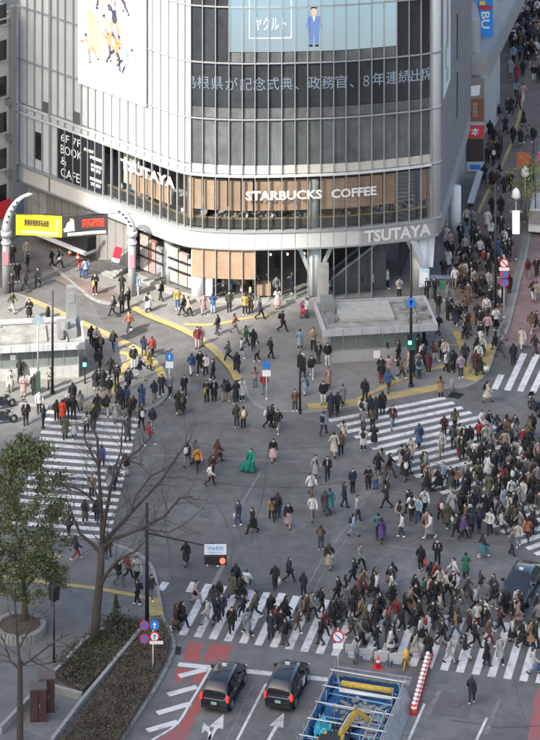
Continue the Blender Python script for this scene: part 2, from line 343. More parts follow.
# zebra crossings: each painted bar is a piece
ZM = .010
def bar_(parent, a, b_, wd):
    """painted bar from a to b (points), width wd measured along the crossing"""
    return strip('stripe', [a, b_], wd, ZM, M_WHITE, parent)
zc = marking('zebra_crossing', 'wide near zebra crossing above the two taxis')
import numpy as _n
ts = [0,1,2,3,4,5,6,7,8,9,10,17,18,19,20,21,22,23]
xs = [178.7,193.1,208.7,224.1,239.3,254.3,269.6,284.4,299.6,315,330.4,440,455.7,471.5,487.6,503,519.3,535.4]
ys = [637,638.1,639.4,641.3,643.1,644.4,646.3,648.1,650.6,652.4,654.3,669.6,672,674.3,677,679.4,681.7,683.9]
WB = [at(x, y) for x, y in zip(xs, ys)]
cx = _n.polyfit(ts, [p.x for p in WB], 1); cy = _n.polyfit(ts, [p.y for p in WB], 1)
step = Vector((cx[0], cy[0], 0)); sdir = at(205.5,585.7)-at(178.7,637)
PER = step.length
for t in range(-1, 27):
    p = Vector((cx[1], cy[1], 0))+step*(t+.25)
    if t == -1:
        for a, b_ in ((.0,.14),(.42,.55),(.8,1.0)): bar_(zc, p+sdir*a, p+sdir*b_, .5*PER)
    elif t == 0:
        bar_(zc, p, p+sdir*1.0, .5*PER)
    else: bar_(zc, p, p+sdir*random.uniform(.985,1.01), .5*PER)
bar_(zc, at(160,590.5), at(166,582.5), .5*PER)
zc = marking('zebra_crossing', 'diagonal zebra crossing leading to the corner pavement')
for k in range(27):
    a = at(329+8.6*k, 421+5.55*k+.02*k); b_ = at(445.3+8.55*k, 397.9+4.83*k)
    bar_(zc, a, b_, .45)
zc = marking('zebra_crossing', 'zebra crossing behind the bare tree and the evergreen')
y = 414.0; k = 0
while y < 533:
    f = (y-414)/119; xl = 47-38*f; xr = 139-30*f
    bar_(zc, at(xl, y-(1 if k % 5 else 2)), at(xr, y+(xr-xl)*.062), .46); y += 6.25+1.5*f; k += 1
zc = marking('zebra_crossing', 'zebra crossing over the reddish side street')
for k in range(9):
    xb = 494.5+12.7*k; yb = 389.5+1.1*k
    t = 1.0 if k else .4
    bar_(zc, at(xb, yb), at(xb+17*t, yb-37*t), .47)
rm = marking('road_markings', 'white and red lane markings where the taxis wait')
def poly_mark(px, z, m, nm='painted_mark'): return sheet(nm, px, z, m, parent=rm)
for a, b_ in (((178,664.5),(328,679.8)),): strip('stop_line', [a, b_], .45, ZM, M_WHITE, rm)
for a, b_ in (((179,676.5),(206,669.5)),((168,695),(197,687)),((157,713.5),(190,704)),((147,731),(178,722))): strip('hatch_bar', [a, b_], .45, ZM, M_WHITE, rm)
strip('lane_line', smooth([(211,668),(191,702),(176,725),(150,742),(130,760)], 5), .16, ZM, M_WHITE, rm)
for a, b_ in (((266,684),(223,768)),((424.5,704),(398,765)),((487,718),(465,765)),((455,760),(462,745))): strip('lane_line', [a, b_], .16, ZM, M_WHITE, rm)
poly_mark([(183,661),(199,662),(203,643),(189,641)], .006, M_RED); poly_mark([(202,662),(226,664.5),(233,645),(211,643)], .006, M_RED)
poly_mark(smooth([(213,668),(194,702),(179,725),(152,745),(140,775)],4)+smooth([(172,775),(186,740),(202,706),(222,669.5)],4), .006, M_RED)
poly_mark([(174,684),(176,668),(190,668),(184,680)], .006, M_RED); poly_mark([(188,684),(203,668),(210,668),(203,682)], .006, M_RED)
poly_mark([(524,760),(534,700),(540,684),(600,690),(600,760)], .006, M_RED)
def arrow(tip, tail, m=M_WHITE):
    a = at(*tip); b_ = at(*tail); d = (b_-a); L_ = d.length; d.normalize(); n = Vector((-d.y, d.x, 0))
    pts = [a, a+d*1.5+n*.42, a+d*1.5+n*.1, b_+n*.1, b_-n*.1, a+d*1.5-n*.1, a+d*1.5-n*.42]
    q = MB(); q.add([(p.x,p.y,ZM) for p in pts], [(0,1,2,5,6),(2,3,4,5)]); q.build('lane_arrow', M_WHITE, rm)
arrow((284,713),(262,752)); arrow((224,714),(200,756))
strip('lane_arrow', [(209,740),(210,733),(206.5,729)], .2, ZM, M_WHITE, rm); q = MB(); q.add([(p.x,p.y,ZM+.0095) for p in (at(203.5,723),at(201.5,733.5),at(210.5,728.5))], [(0,1,2)]); q.build('lane_arrow', M_WHITE, rm)
tag(sheet('manhole_cover', [(447,397),(459,399),(465,394),(452,392)], .009, M_BLACK, 'dark drain grate by the corner kerb'), kind='structure')
tag(sheet('drain_cover', [(175,647),(181,647),(181,655),(176,655)], .009, M_BLACK, 'dark drain grate at the foot of the planted bed'), kind='structure')
# ---------------------------------------------------------------- curved store building on the corner
BAND = [(12,176.9),(19.6,180),(62,196.7),(95,209.7),(139.6,227.6),(165,238),(178,242.8),(191,246),(216,248),(243,248.9),(280,248.5),(334,246.6),(360,244.8),(390,241.6),(416,238.6),(432,236),(439,233.5)]
_bx = [p[0] for p in BAND]
def band_y(x):
    i = max(0, min(len(BAND)-2, int(np.searchsorted(_bx, x))-1))
    return float(np.interp(x, _bx, [p[1] for p in BAND]))
_gx = np.linspace(14, 438, 425)
_gy = np.array([band_y(x) for x in _gx]); _ker = np.hanning(13); _ker /= _ker.sum()
_gy = np.convolve(np.pad(_gy, 6, mode='reflect', reflect_type='odd'), _ker, 'valid')
_fp = [at(x, y, 4.33) for x, y in zip(_gx, _gy)]
_fx = np.array([p.x for p in _fp]); _fy = np.array([p.y for p in _fp])
def fac(x, off=0.0, z=0.0):
    """point on the facade line; x is the survey column, off metres outwards"""
    X = float(np.interp(x, _gx, _fx)); Y = float(np.interp(x, _gx, _fy))
    X2 = float(np.interp(x+1.5, _gx, _fx)); Y2 = float(np.interp(x+1.5, _gx, _fy)); X1 = float(np.interp(x-1.5, _gx, _fx)); Y1 = float(np.interp(x-1.5, _gx, _fy))
    d = Vector((X2-X1, Y2-Y1, 0)).normalized(); n = Vector((d.y, -d.x, 0))
    return Vector((X, Y, z))+n*off
def fbox(b, x0, x1, z0, z1, o0, o1, mi=0, seg=1):
    for i in range(seg):
        a = x0+(x1-x0)*i/seg; c = x0+(x1-x0)*(i+1)/seg
        b.hexa([fac(a,o1,z0), fac(c,o1,z0), fac(c,o0,z0), fac(a,o0,z0), fac(a,o1,z1), fac(c,o1,z1), fac(c,o0,z1), fac(a,o0,z1)], mi)
    return b
def part(name, m, parent, x0, x1, z0, z1, o0, o1, seg=1):
    return fbox(MB(), x0, x1, z0, z1, o0, o1, 0, seg).build(name, m, parent)
MUL_L = [19.5,27,34.5,42.3,50.3,57.6,65,73.3,81.2,88,95.3,103.3,111.5,119.6,127.8,135.9,144,152.2,160.4,168.5,177.4,184.5,190.8]
MUL_F = [190.8,202.7,215.7,229,242.3,255,268.3,281.7,295,307.7,320.7,333.7,346,359,371.7,384,396.7,409,421,430.7]
TOP = 33.0
LV = [5.64,9.97,14.3,18.65,23.0,27.35,31.7]
M_PANEL = mat('white_cladding', (.52,.55,.57), .45, noise=.08, nscale=.7); vary(M_PANEL, .93, 1.05); streaks(M_PANEL, .14)
M_MULL = mat('mullion', (.33,.345,.36), .4, .3)
M_WOOD = vary(mat('wood_panel', (.36,.24,.165), .55, noise=.16, nscale=1.5), .85, 1.12); streaks(M_WOOD, .2, 8)
M_CREAM = mat('cream_panel', (.45,.435,.4), .6, noise=.1)
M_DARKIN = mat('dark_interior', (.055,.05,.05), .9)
M_INFL = mat('interior_floor', (.22,.2,.18), .7)
M_BLIND = streaks(vary(mat('grey_blind', (.108,.116,.124), .16, noise=.25, nscale=.9, spec=.5), .78, 1.25), .35, 6)
M_LED = vary(mat('led_board', (.036,.04,.046), .18, noise=.25, nscale=1.0), .75, 1.3)
M_LEDTXT = mat('led_text', (.1,.12,.15), .5, emit=(.42,.55,.72), estr=.13)
st = thing('store_building', 'curved glass and white panel store building with coffee shop front', 'building')
# body behind the skin, floors
core = MB(); back = [fac(x,-6.5) for x in np.linspace(24,428,24)]
def slab(z0, z1, m, nm='floor_slab', inn=-.25, dep=-6.6):
    b = MB(); n = 40; xx = np.linspace(17,430,n)
    for i in range(n-1): fbox(b, xx[i], xx[i+1], z0, z1, dep, inn)
    return b.build(nm, m, st)
for z in LV[1:]: slab(z-.35, z-.02, M_CONC)
slab(5.0, 5.62, M_CONC)
b = MB(); xx = np.linspace(15,436,30)
for i in range(29): fbox(b, xx[i], xx[i+1], .1, TOP, -7.2, -6.7)
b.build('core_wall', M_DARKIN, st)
b = MB(); rb = [fac(x,-.3) for x in np.linspace(15,437,30)]
far = [rb[-1]+Vector((6.2,31,0)), rb[0]+Vector((14,26,0))]
b.prism([(p.x,p.y) for p in rb+far], TOP-.3, TOP); b.build('roof', M_CONC, st)
# left wing: white panels row by row
rows = [(9.97,14.25),(14.35,18.6),(18.7,22.95),(23.05,27.3),(27.4,31.7)]
for a, c in zip(MUL_L[:-1], MUL_L[1:]):
    for r, (z0, z1) in enumerate(rows):
        part('panel', M_PANEL, st, a+.3, c-.3, z0+(.75 if r == 0 else 0), z1, -.16, -.06+random.uniform(-.008,.008))
b = MB(); fbox(b, 17, 190.8, 9.9, TOP, -.4, -.2, 0, 24); b.build('backing_wall', M_MULL, st)
for x in MUL_L: part('mullion', M_MULL, st, x-.4, x+.4, 4.4, TOP, -.12, .07)
part('mullion', M_MULL, st, 49.4, 51.2, 4.4, TOP, -.12, .1)
for x in MUL_F[1:]: part('mullion', M_MULL, st, x-.34, x+.34, .3 if x < 372 else 4.4, TOP, -.1, .1)
for z in LV[2:]:
    part('transom', M_MULL, st, 17, 431, z-.05, z+.05, -.05, .07, 60)
part('transom', M_PANEL, st, 17, 431, 9.86, 10.02, -.1, .13, 60)
part('transom', M_PANEL, st, 17, 190.8, 10.45, 10.62, -.1, .1, 40)
for a, c in zip(MUL_L[:-1], MUL_L[1:]): part('panel', M_PANEL, st, a+.3, c-.3, 10.05, 10.42, -.16, -.04)
# wide white band above the ground floor
part('band', mat('white_band', (.5,.505,.5), .4, noise=.08), st, 17, 360, 4.4, 5.60, -.35, .10, 60)
part('band', mat('grey_band', (.33,.33,.33), .4, noise=.08), st, 360, 437, 4.4, 5.60, -.35, .10, 14)
part('band_lip', M_MULL, st, 17, 437, 5.60, 5.72, -.3, .22, 70); part('band_lip', M_MULL, st, 17, 437, 4.28, 4.40, -.3, .2, 70)
# front: panes of the upper storeys
for a, c in zip(MUL_F[:-1], MUL_F[1:]):
    part('pane', M_BLIND, st, a+.3, c-.3, 10.75, 14.22, -.16, -.10)
    part('panel', M_CREAM, st, a+.3, c-.3, 10.08, 10.72, -.16, -.06)
    part('vent', M_BLACK, st, a+.8, c-.8, 9.6, 9.84, -.2, -.1)
    part('pane', M_BLIND, st, a+.3, c-.3, 14.38, 15.15, -.16, -.10)
    part('led_panel', M_LED, st, a+.3, c-.3, 15.2, 18.58, -.16, -.10)
    if not (228 < (a+c)/2 < 397):
        part('pane', M_LED, st, a+.3, c-.3, 18.72, 22.93, -.16, -.10)
        part('pane', M_LED, st, a+.3, c-.3, 23.07, 27.28, -.16, -.10)
    else: part('pane', M_BLIND, st, a+.3, c-.3, 18.72, 19.45, -.16, -.10)
    part('pane', M_BLIND, st, a+.3, c-.3, 27.42, 31.7, -.16, -.10)
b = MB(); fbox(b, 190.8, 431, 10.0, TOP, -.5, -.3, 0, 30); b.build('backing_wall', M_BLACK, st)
# video screen: lit panels
ms = bpy.data.materials.new('video_screen'); ms.use_nodes = True; t = ms.node_tree; pb = t.nodes['Principled BSDF']
gm = t.nodes.new('ShaderNodeNewGeometry'); sp = t.nodes.new('ShaderNodeSeparateXYZ'); t.links.new(gm.outputs['Position'], sp.inputs[0])
nz = t.nodes.new('ShaderNodeTexNoise'); nz.inputs['Scale'].default_value = .22; nz.inputs['Detail'].default_value = 6; t.links.new(gm.outputs['Position'], nz.inputs['Vector'])
ma = t.nodes.new('ShaderNodeMath'); ma.operation = 'MULTIPLY_ADD'; ma.inputs[1].default_value = 5.0; t.links.new(nz.outputs[0], ma.inputs[0]); t.links.new(sp.outputs['Z'], ma.inputs[2])
cr = t.nodes.new('ShaderNodeValToRGB'); mr = t.nodes.new('ShaderNodeMapRange'); mr.inputs[1].default_value = 20.5; mr.inputs[2].default_value = 30
t.links.new(ma.outputs[0], mr.inputs[0]); t.links.new(mr.outputs[0], cr.inputs[0])
for p, c in ((0,(.24,.29,.31)),(.18,(.27,.33,.36)),(.23,(.36,.48,.55)),(.5,(.33,.5,.61)),(1,(.27,.46,.6))):
    e = cr.color_ramp.elements.new(p) if p not in (0,1) else cr.color_ramp.elements[int(p)]; e.position = p; e.color = (*c,1)
t.links.new(cr.outputs[0], pb.inputs['Emission Color']); pb.inputs['Emission Strength'].default_value = .52; pb.inputs['Base Color'].default_value = (.05,.06,.07,1); pb.inputs['Roughness'].default_value = .3
for a, c in zip(MUL_F[3:16], MUL_F[4:17]): part('screen_panel', ms, st, a+.12, c-.12, 19.5, 27.3, -.16, -.08)
M_SCRW = mat('screen_white', (.5,.55,.6), .5, emit=(.7,.8,.86), estr=.2)
M_SCRB = mat('screen_blue', (.05,.07,.15), .5, emit=(.1,.17,.36), estr=.5)
M_SCRS = mat('screen_skin', (.3,.2,.15), .5, emit=(.55,.36,.28), estr=.4)
fr_ = MB()
for x0, x1, z0, z1 in ((249,249.8,20.55,23.9),(291,291.8,20.55,23.9),(249,291.8,20.55,20.62)): fbox(fr_, x0, x1, z0, z1, -.07, -.05, 0, 3)
fr_.build('screen_frame', M_SCRW, st)
letters('screen_caption', 'ヤクルト', lambda u, v: fac(254.5+u*32, -.05, 21.2+v*1.0), M_SCRW, st)
fg = MB()
def fpoly(b, pts, off, x0, z0, mi=0):  # flat printed shape on the facade, pts in metres
    b.add([fac(x0+p[0]*12.9, off, z0+p[1]) for p in pts], [tuple(range(len(pts)))], mi)
fpoly(fg, [(-.3,0),(-.42,1.1),(-.5,2.2),(.5,2.2),(.42,1.1),(.35,0),(.1,0),(0,1.0),(-.1,0)], -.05, 314, 20.0, 0)
fpoly(fg, [(-.17,2.25),(-.22,2.6),(-.1,2.85),(.1,2.85),(.22,2.6),(.17,2.25)], -.05, 314, 20.0, 1)
fpoly(fg, [(-.23,2.7),(-.2,2.95),(0,3.05),(.2,2.95),(.23,2.7),(.1,2.82),(-.1,2.82)], -.048, 314, 20.0, 2)
fpoly(fg, [(-.5,2.15),(-.66,1.3),(-.56,1.28),(-.4,2.0)], -.052, 314, 20.0, 0); fpoly(fg, [(.5,2.15),(.66,1.3),(.56,1.28),(.4,2.0)], -.052, 314, 20.0, 0); fpoly(fg, [(-.1,2.2),(0,1.7),(.1,2.2)], -.046, 314, 20.0, 3)
fpoly(fg, [(-.4,.0),(-.36,-.16),(-.08,-.16),(-.1,0)], -.048, 314, 20.0, 2); fpoly(fg, [(.1,.0),(.08,-.16),(.38,-.16),(.36,0)], -.048, 314, 20.0, 2)
fg.build('screen_figure', [M_SCRB, M_SCRS, M_BLACK, M_SCRW], st)
chars = [('島',190),('根',203),('県',217),('が',231.5),('記',246),('念',259.5),('式',273),('典',286.5),('、',297),('政',314),('務',328),('官',341.5),('、',352),('８',366.5),('年',379),('連',392.5),('続',405),('出',417.5),('席',428)]
for c, x in chars:
    hs = 1.0 if c not in '、８' else (.28 if c == '、' else .85); ww = 12.2 if c not in '、８' else (4 if c == '、' else 6)
    letters('led_character', c, lambda u, v: fac(max(191.5, x-ww/2+u*ww), -.07, 16.55+v*hs), M_LEDTXT, st)
# first floor: wood screens, railing, glass, counter
for a, c in zip(MUL_F[:-1], MUL_F[1:]):
    mid = (a+c)/2
    if 309 < mid < 322 or 397 < mid < 422: pass
    else: part('wood_panel', M_WOOD, st, a+.4, c-(2.2 if mid < 255 or mid > 421 else .4), 7.15, 9.5, -.4, -.3)
    part('pane', M_GLASS, st, a+.55, c-.55, 5.75, 9.55, -.04, -.02)
for a, c in zip(MUL_L[:-1], MUL_L[1:]):
    mid = (a+c)/2
    if mid > 103:
        part('pane', M_GLASS, st, a+.5, c-.5, 5.75, 9.8, -.04, -.02)
        if 125 < mid < 172: part('wood_panel', M_WOOD, st, a+.3, c-.3, 6.9, 8.6, -.45, -.35)
        elif mid > 184: part('wood_panel', M_WOOD, st, a, c, 6.3, 9.6, -.45, -.35)
        elif 112 < mid < 125: part('grey_panel', M_CREAM, st, a, c, 6.7, 9.6, -1.4, -1.3)
    elif mid < 57: part('panel', M_PANEL, st, a+.3, c-.3, 5.78, 9.84, -.16, -.06)
part('window', M_DGLASS, st, 35.3, 41.6, 6.6, 8.8, -.05, .0)
part('vent', mat('vent_grey', (.1,.1,.1), .6), st, 43, 49.6, 10.7, 11.5, -.05, .02); part('vent', MATS['vent_grey'], st, 74, 80.6, 10.7, 11.6, -.05, .02)
part('railing', mat('dark_railing', (.05,.045,.04), .4), st, 104, 430, 5.75, 6.45, -.5, -.42, 60)
part('rail_top', mat('brass', (.32,.24,.13), .4, .5), st, 104, 430, 6.45, 6.55, -.55, -.38, 60)
part('ceiling_lights', mat('lamp_glow', (.8,.7,.5), .5, emit=(1,.8,.5), estr=1.5), st, 195, 425, 9.45, 9.5, -2.2, -2.0, 30)
b = MB(); b.tube([fac(314.5,-.6,5.62), fac(314.5,-.6,9.6)], .42, 16); b.build('round_column', M_CONC, st, True)
M_SLATS = mat('blind_slats', (.2,.2,.21), .5)
for k in range(9): part('louvre', M_SLATS, st, 397.5, 420.5, 6.9+.3*k, 7.0+.3*k, -1.3, -1.15, 3)
letters('coffee_sign_word', 'STARBUCKS', lambda u, v: fac(245.5+u*76.5, .14, 8.12+v*.72), mat('sign_letter', (.62,.62,.61), .5), st, .035)
letters('coffee_sign_word', 'COFFEE', lambda u, v: fac(331+u*45, .14, 8.12+v*.72), MATS['sign_letter'], st, .035)
letters('store_sign', 'TSUTAYA', lambda u, v: fac(364+u*66, .17, 4.5+v*.95), MATS['sign_letter'], st, .035)
letters('store_sign', 'TSUTAYA', lambda u, v: fac(121.5+u*54, .1, 8.45+v*.85), MATS['sign_letter'], st, .045)
part('sign_board', mat('navy_board', (.018,.022,.03), .4), st, 57.8, 103, 5.78, 9.84, -.06, .02, 8)
for tx, z, h in (('6F',8.85,.62),('7F',8.85,.62),('BOOK',7.85,.72),('&',6.98,.62),('CAFE',5.98,.72)):
    wv = {'6F':8.5,'7F':8.5,'BOOK':21,'&':6,'CAFE':19}[tx]
    letters('sign_line', tx, lambda u, v: fac((72.5 if tx == '7F' else 61)+u*wv, .03, z+v*h), M_SIGNW, st)
for x0, x1, z, n in ((84,94,8.75,4),(90,102,8.3,5),(91,102,7.7,4),(91,101,7.35,4),(90,102,6.6,5),(91,101,6.2,4)):
    print_marks('sign_small_line', lambda u, v: fac(x0+u*(x1-x0), .03, z+v*.26), n, M_SIGNW, st)
# large poster on the wing
M_POST = mat('poster_white', (.72,.73,.74), .5)
po = part('poster', M_POST, st, 80, 148, 14.1, 31, .16, .22, 14)
M_PSK = mat('poster_skin', (.42,.22,.14), .6); M_PNV = mat('poster_navy', (.04,.045,.08), .6); M_PYE = mat('poster_warm', (.6,.42,.27), .6); M_PLI = mat('poster_lilac', (.5,.38,.52), .6)
M_PBL = mat('poster_pale_blue', (.36,.5,.55), .6); M_POR = mat('poster_orange', (.5,.22,.1), .6)
def blob(cx, cz, rx, rz, mi, rot=0, n=14):
    pts = []
    for k in range(n):
        a = 2*math.pi*k/n; x = rx*math.cos(a); z = rz*math.sin(a); pts.append((x*math.cos(rot)-z*math.sin(rot), x*math.sin(rot)+z*math.cos(rot)))
    MB().add([fac(cx+p[0]*9.5, (.235+mi*.003), cz+p[1]) for p in pts], [tuple(range(n))]).build('poster_figure', [M_PSK, M_PNV, M_PYE, M_PLI, M_PBL, M_POR][mi], po)
def dancer(cx, cz, sc, rot, suit, limb, seed):
    rr_ = random.Random(seed); ca, sa = math.cos(rot), math.sin(rot)
    def pl(x, z, rx, rz, mi, ro): blob(cx+sc*(x*ca-z*sa)*9.5, cz+sc*(x*sa+z*ca), rx*sc, rz*sc, mi, ro+rot)
    pl(0,0,.24,.45,suit,0); pl(0,.68,.15,.18,0,0); pl(.02,.78,.16,.1,1,0)
    for s_ in (-1,1):
        a = rr_.uniform(.3,1.5)*s_; pl(s_*.3,.35,.1,.34,suit,-a); pl(s_*.3+.38*math.sin(a),.35+.38*math.cos(a)-.1,.075,.26,0,-a*1.2)
        a = rr_.uniform(.1,.8)*s_; pl(s_*.16+.2*math.sin(a),-.6,.13,.4,limb,a); pl(s_*.2+.5*math.sin(a),-1.15,.1,.36,limb,a*.6); pl(s_*.25+.62*math.sin(a),-1.52,.14,.08,1,0)
blob(97,18.6,.6,1.9,2,.3); blob(122,20.6,.35,1.5,3,.2); blob(106,21.5,.5,1.2,2,-.2); blob(128,17.6,.4,.9,4,.1)
for a_ in ((104,22.6,.95,.15,1,1,1),(118,24.6,.9,-.3,1,1,2),(117,20.4,1.0,-.1,1,0,3),(111,18.4,.8,.35,5,0,4),(119,18.1,.85,-.25,5,1,5),(91,17.6,.7,.5,2,0,6),(130,17.6,.75,-.6,4,1,7),(99,25.6,.9,.2,5,1,8),(127,22.6,.7,-.5,3,0,9),(110,19.4,.9,.5,2,1,12),(121,22.4,.85,.2,5,1,13),(113,23.4,.8,-.4,2,0,14),(108,28.2,1.0,0,1,1,10),(124,28,1.0,.3,5,0,11)): dancer(a_[0], a_[1], a_[2]*1.3, *a_[3:])
# rounded corner column and the side wall
Rc = fac(437,-.45); cc = MB(); cc.tube([Rc+Vector((0,0,4.4)), Rc+Vector((0,0,TOP))], .62, 24); cc.build('corner_column', mat('silver_clad', (.52,.53,.54), .4, noise=.08), st, True)
for z in (5.64, 9.97, 14.3, 18.65, 23.0): q = MB(); q.tube([Rc+Vector((0,0,z-.1)), Rc+Vector((0,0,z+.1))], .66, 24); q.build('column_ring', M_MULL, st, True)
S0 = Rc+Vector((.55,.2,0)); S1 = at(485,120); S1.z = 0; sdv = (S1-S0).normalized(); sn = Vector((sdv.y,-sdv.x,0))
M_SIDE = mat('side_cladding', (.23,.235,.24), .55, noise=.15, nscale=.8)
SLEN = 23.0
b = MB()
def sbox(b, u0, u1, z0, z1, o0, o1, mi=0):
    A = S0+sdv*u0; B = S0+sdv*u1
    q = [A+sn*o1, B+sn*o1, B+sn*o0, A+sn*o0]
    return b.hexa([(p.x,p.y,z0) for p in q]+[(p.x,p.y,z1) for p in q], mi)
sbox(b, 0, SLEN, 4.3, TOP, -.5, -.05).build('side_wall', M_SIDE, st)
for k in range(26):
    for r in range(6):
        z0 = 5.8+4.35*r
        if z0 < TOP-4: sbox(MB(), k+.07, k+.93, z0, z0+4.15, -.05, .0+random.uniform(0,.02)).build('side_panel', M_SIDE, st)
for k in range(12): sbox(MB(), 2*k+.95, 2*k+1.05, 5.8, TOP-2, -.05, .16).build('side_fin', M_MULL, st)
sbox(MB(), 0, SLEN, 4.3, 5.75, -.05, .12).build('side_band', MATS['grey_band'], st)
sbox(MB(), 1.2, 8.0, .1, 4.3, -3.4, -3.2).build('side_shopfront', M_DARKIN, st); sbox(MB(), 8, SLEN, .1, 4.3, -.6, -.3).build('side_shopfront', M_CONC, st)
sp_ = sbox(MB(), 1.6, 6.4, 14.2, 31, .1, .16).build('side_poster', M_POST, st)
pf = MB()
for u, z, rr, h, mi in ((3.6,24,1.0,3,1),(4.2,19.5,.8,2.2,0),(3.0,17.2,.7,1.2,2),(4.4,22,.6,1.4,3),(3.2,26.8,.8,1.2,0),(4.0,15.4,.8,.6,2)):
    pts = [S0+sdv*(u+rr*math.cos(2*math.pi*k/12))+sn*(.17+.004*mi) for k in range(12)]
    MB().add([(p.x,p.y,z+h*math.sin(2*math.pi*k/12)) for k, p in enumerate(pts)], [tuple(range(12))]).build('poster_figure', [M_PSK, M_PYE, mat('poster_green', (.3,.5,.3), .6), M_PLI][mi], sp_)
for z in (9,13.8,19.2): sbox(MB(), 12.2, 13.6, z, z+3.6, .02, .1).build('side_window', M_DGLASS, st)
# ground floor: columns, shop glass, hanging wood screen, steps
M_COL = mat('white_column', (.62,.64,.65), .4, noise=.06)
def gcol(x, off, r, z1=4.35): 
    q = MB(); q.tube([fac(x,off,.1), fac(x,off,z1)], r, 20); return q.build('column', M_COL, st, True)
gcol(197,-.75,.62); gcol(112,-1.6,.5); gcol(101,-1.0,.42); gcol(155,-1.5,.4)
part('wood_screen', M_WOOD, st, 191.5, 256, 1.95, 4.25, -.15, -.05, 5)
for x in (203,215.7,229,242.3): part('wood_fin', M_WOOD, st, x-.5, x+.5, 1.95, 4.2, -.05, .08)
for a, c in zip(MUL_F[:-3], MUL_F[1:-2]):
    if a < 372: part('pane', M_GLASS, st, a+.5, c-.5, .35, 4.2, -.25, -.23)
for a, c in zip(MUL_L[14:-1], MUL_L[15:]): part('pane', M_GLASS, st, a+.5, c-.5, .35, 4.2, -.45, -.43)
for k, (x0, x1, c) in enumerate(((128,136,(.42,.38,.34)),(137,143,(.5,.25,.25)),(144,153,(.3,.3,.32)),(154,166,(.45,.42,.4)),(167,176,(.5,.35,.33)),(177,186,(.4,.4,.42)))):
    part('shop_display', mat('display%d' % k, c, .6, noise=.3, nscale=5), st, x0, x1, .4, 3.2-.3*(k % 3), -1.6, -1.3, 2)
    part('shelf_edge', M_BLACK, st, x0, x1, 1.4, 1.5, -1.3, -1.15, 2); part('shelf_edge', M_BLACK, st, x0, x1, 2.2, 2.3, -1.3, -1.15, 2)
part('plinth', M_KERB, st, 128, 372, .1, .38, -.5, .05, 30)
for a, c in zip(MUL_L[:14], MUL_L[1:15]):
    part('shop_wall', mat('shop_grey', (.2,.195,.19), .6, noise=.1) if a > 41 else M_CONC, st, a+.2, c-.2, .1, 4.2, -.6, -.45)
part('shop_fascia', M_BLACK, st, 40, 92, 1.0, 2.1, -.45, .5, 8); part('shop_awning', M_WMETAL, st, 38, 92, .75, 1.0, -.4, .75, 8)
for k in range(4): part('step', M_KERB, st, 100, 124, .1, .12+.12*(4-k), -.4, .2+.33*k, 4)
part('poster_stand', mat('pink_poster', (.7,.42,.42), .6), st, 205, 212, .5, 2.0, -.2, -.15)
M_CEIL = mat('interior_ceiling', (.3,.28,.26), .8)
part('ground_ceiling', M_CEIL, st, 120, 430, 4.3, 4.38, -6.5, -.4, 30)
for k, x in enumerate((262,271,280,289,298,306)):
    for j in range(2): q = MB(); p = fac(x+3*j,-1.2-1.6*j,3.9-.5*((k+j) % 2)); q.ell(p, (.09,.09,.1), 8, 5); q.build('pendant_lamp', MATS['lamp_glow'], st)
part('shop_counter', mat('counter_wood', (.36,.24,.15), .6), st, 257, 271, .4, 1.3, -1.4, -.7, 3)
part('shop_shelf', M_CREAM, st, 215, 252, .4, 2.2, -3.2, -2.8, 4)
for k in range(14): part('merchandise', mat('goods%d' % (k % 5), [(.5,.1,.08),(.1,.2,.4),(.6,.55,.4),(.12,.3,.16),(.5,.3,.4)][k % 5], .6), st, 206+3.6*k, 208.4+3.6*k, .5+.5*(k % 3), .95+.5*(k % 3), -1.2-.3*(k % 4), -1.0-.3*(k % 4))
# branching column by the escalators
yc = fac(316,-.9); b = MB(); b.tube([yc+Vector((0,0,.1)), yc+Vector((0,0,4.35))], .5, 18); b.build('column', M_COL, st, True)
for sx in (-17,17): q = MB(); q.bar(fac(316+sx*.25,-.75,1.9), fac(316+sx,-.6,4.3), .35, .3); q.build('column_branch', M_COL, st)
q = MB(); q.box(-.75,.75,-.3,.3,0,3.0); o_ = q.build('entrance_pier', M_CONC, st); o_.location = fac(322.5,.25,.12); o_.scale = (.6,1,1)
for k in range(9):
    part('escalator_step', mat('escalator', (.11,.115,.12), .4, .4), st, 336+6*k, 343+6*k, .1, .5+.38*k, -2.4, -1.2)
for o0 in (-1.2,-2.5):
    q = MB(); q.bar(fac(334,o0,1.35), fac(396,o0,4.6), .12, .16); q.build('escalator_rail', M_ALU, st)
    q = MB(); q.bar(fac(334,o0,.75), fac(396,o0,4.0), .06, 1.0); q.build('escalator_side', mat('escalator_panel', (.07,.08,.09), .2), st)
# corner support
cb = fac(425,-.9); b = MB(); b.tube([cb+Vector((0,0,.1)), cb+Vector((0,0,4.4))], [.75,.62], 20); b.build('column', M_COL, st, True)
q = MB(); q.bar(fac(425,-.6,1.9), fac(411,-.2,4.35), .7, .5); q.build('column_branch', M_COL, st)
q = MB(); q.bar(cb+Vector((.55,.1,1.7)), cb+Vector((.75,.5,4.3)), .9, .6); q.build('column_branch', M_COL, st)
sp2 = S0+sdv*9.5+sn*.25; q = MB(); q.tube([Vector((sp2.x,sp2.y,.1)), Vector((sp2.x,sp2.y,4.4))], .45, 16); q.build('column', M_COL, st, True)
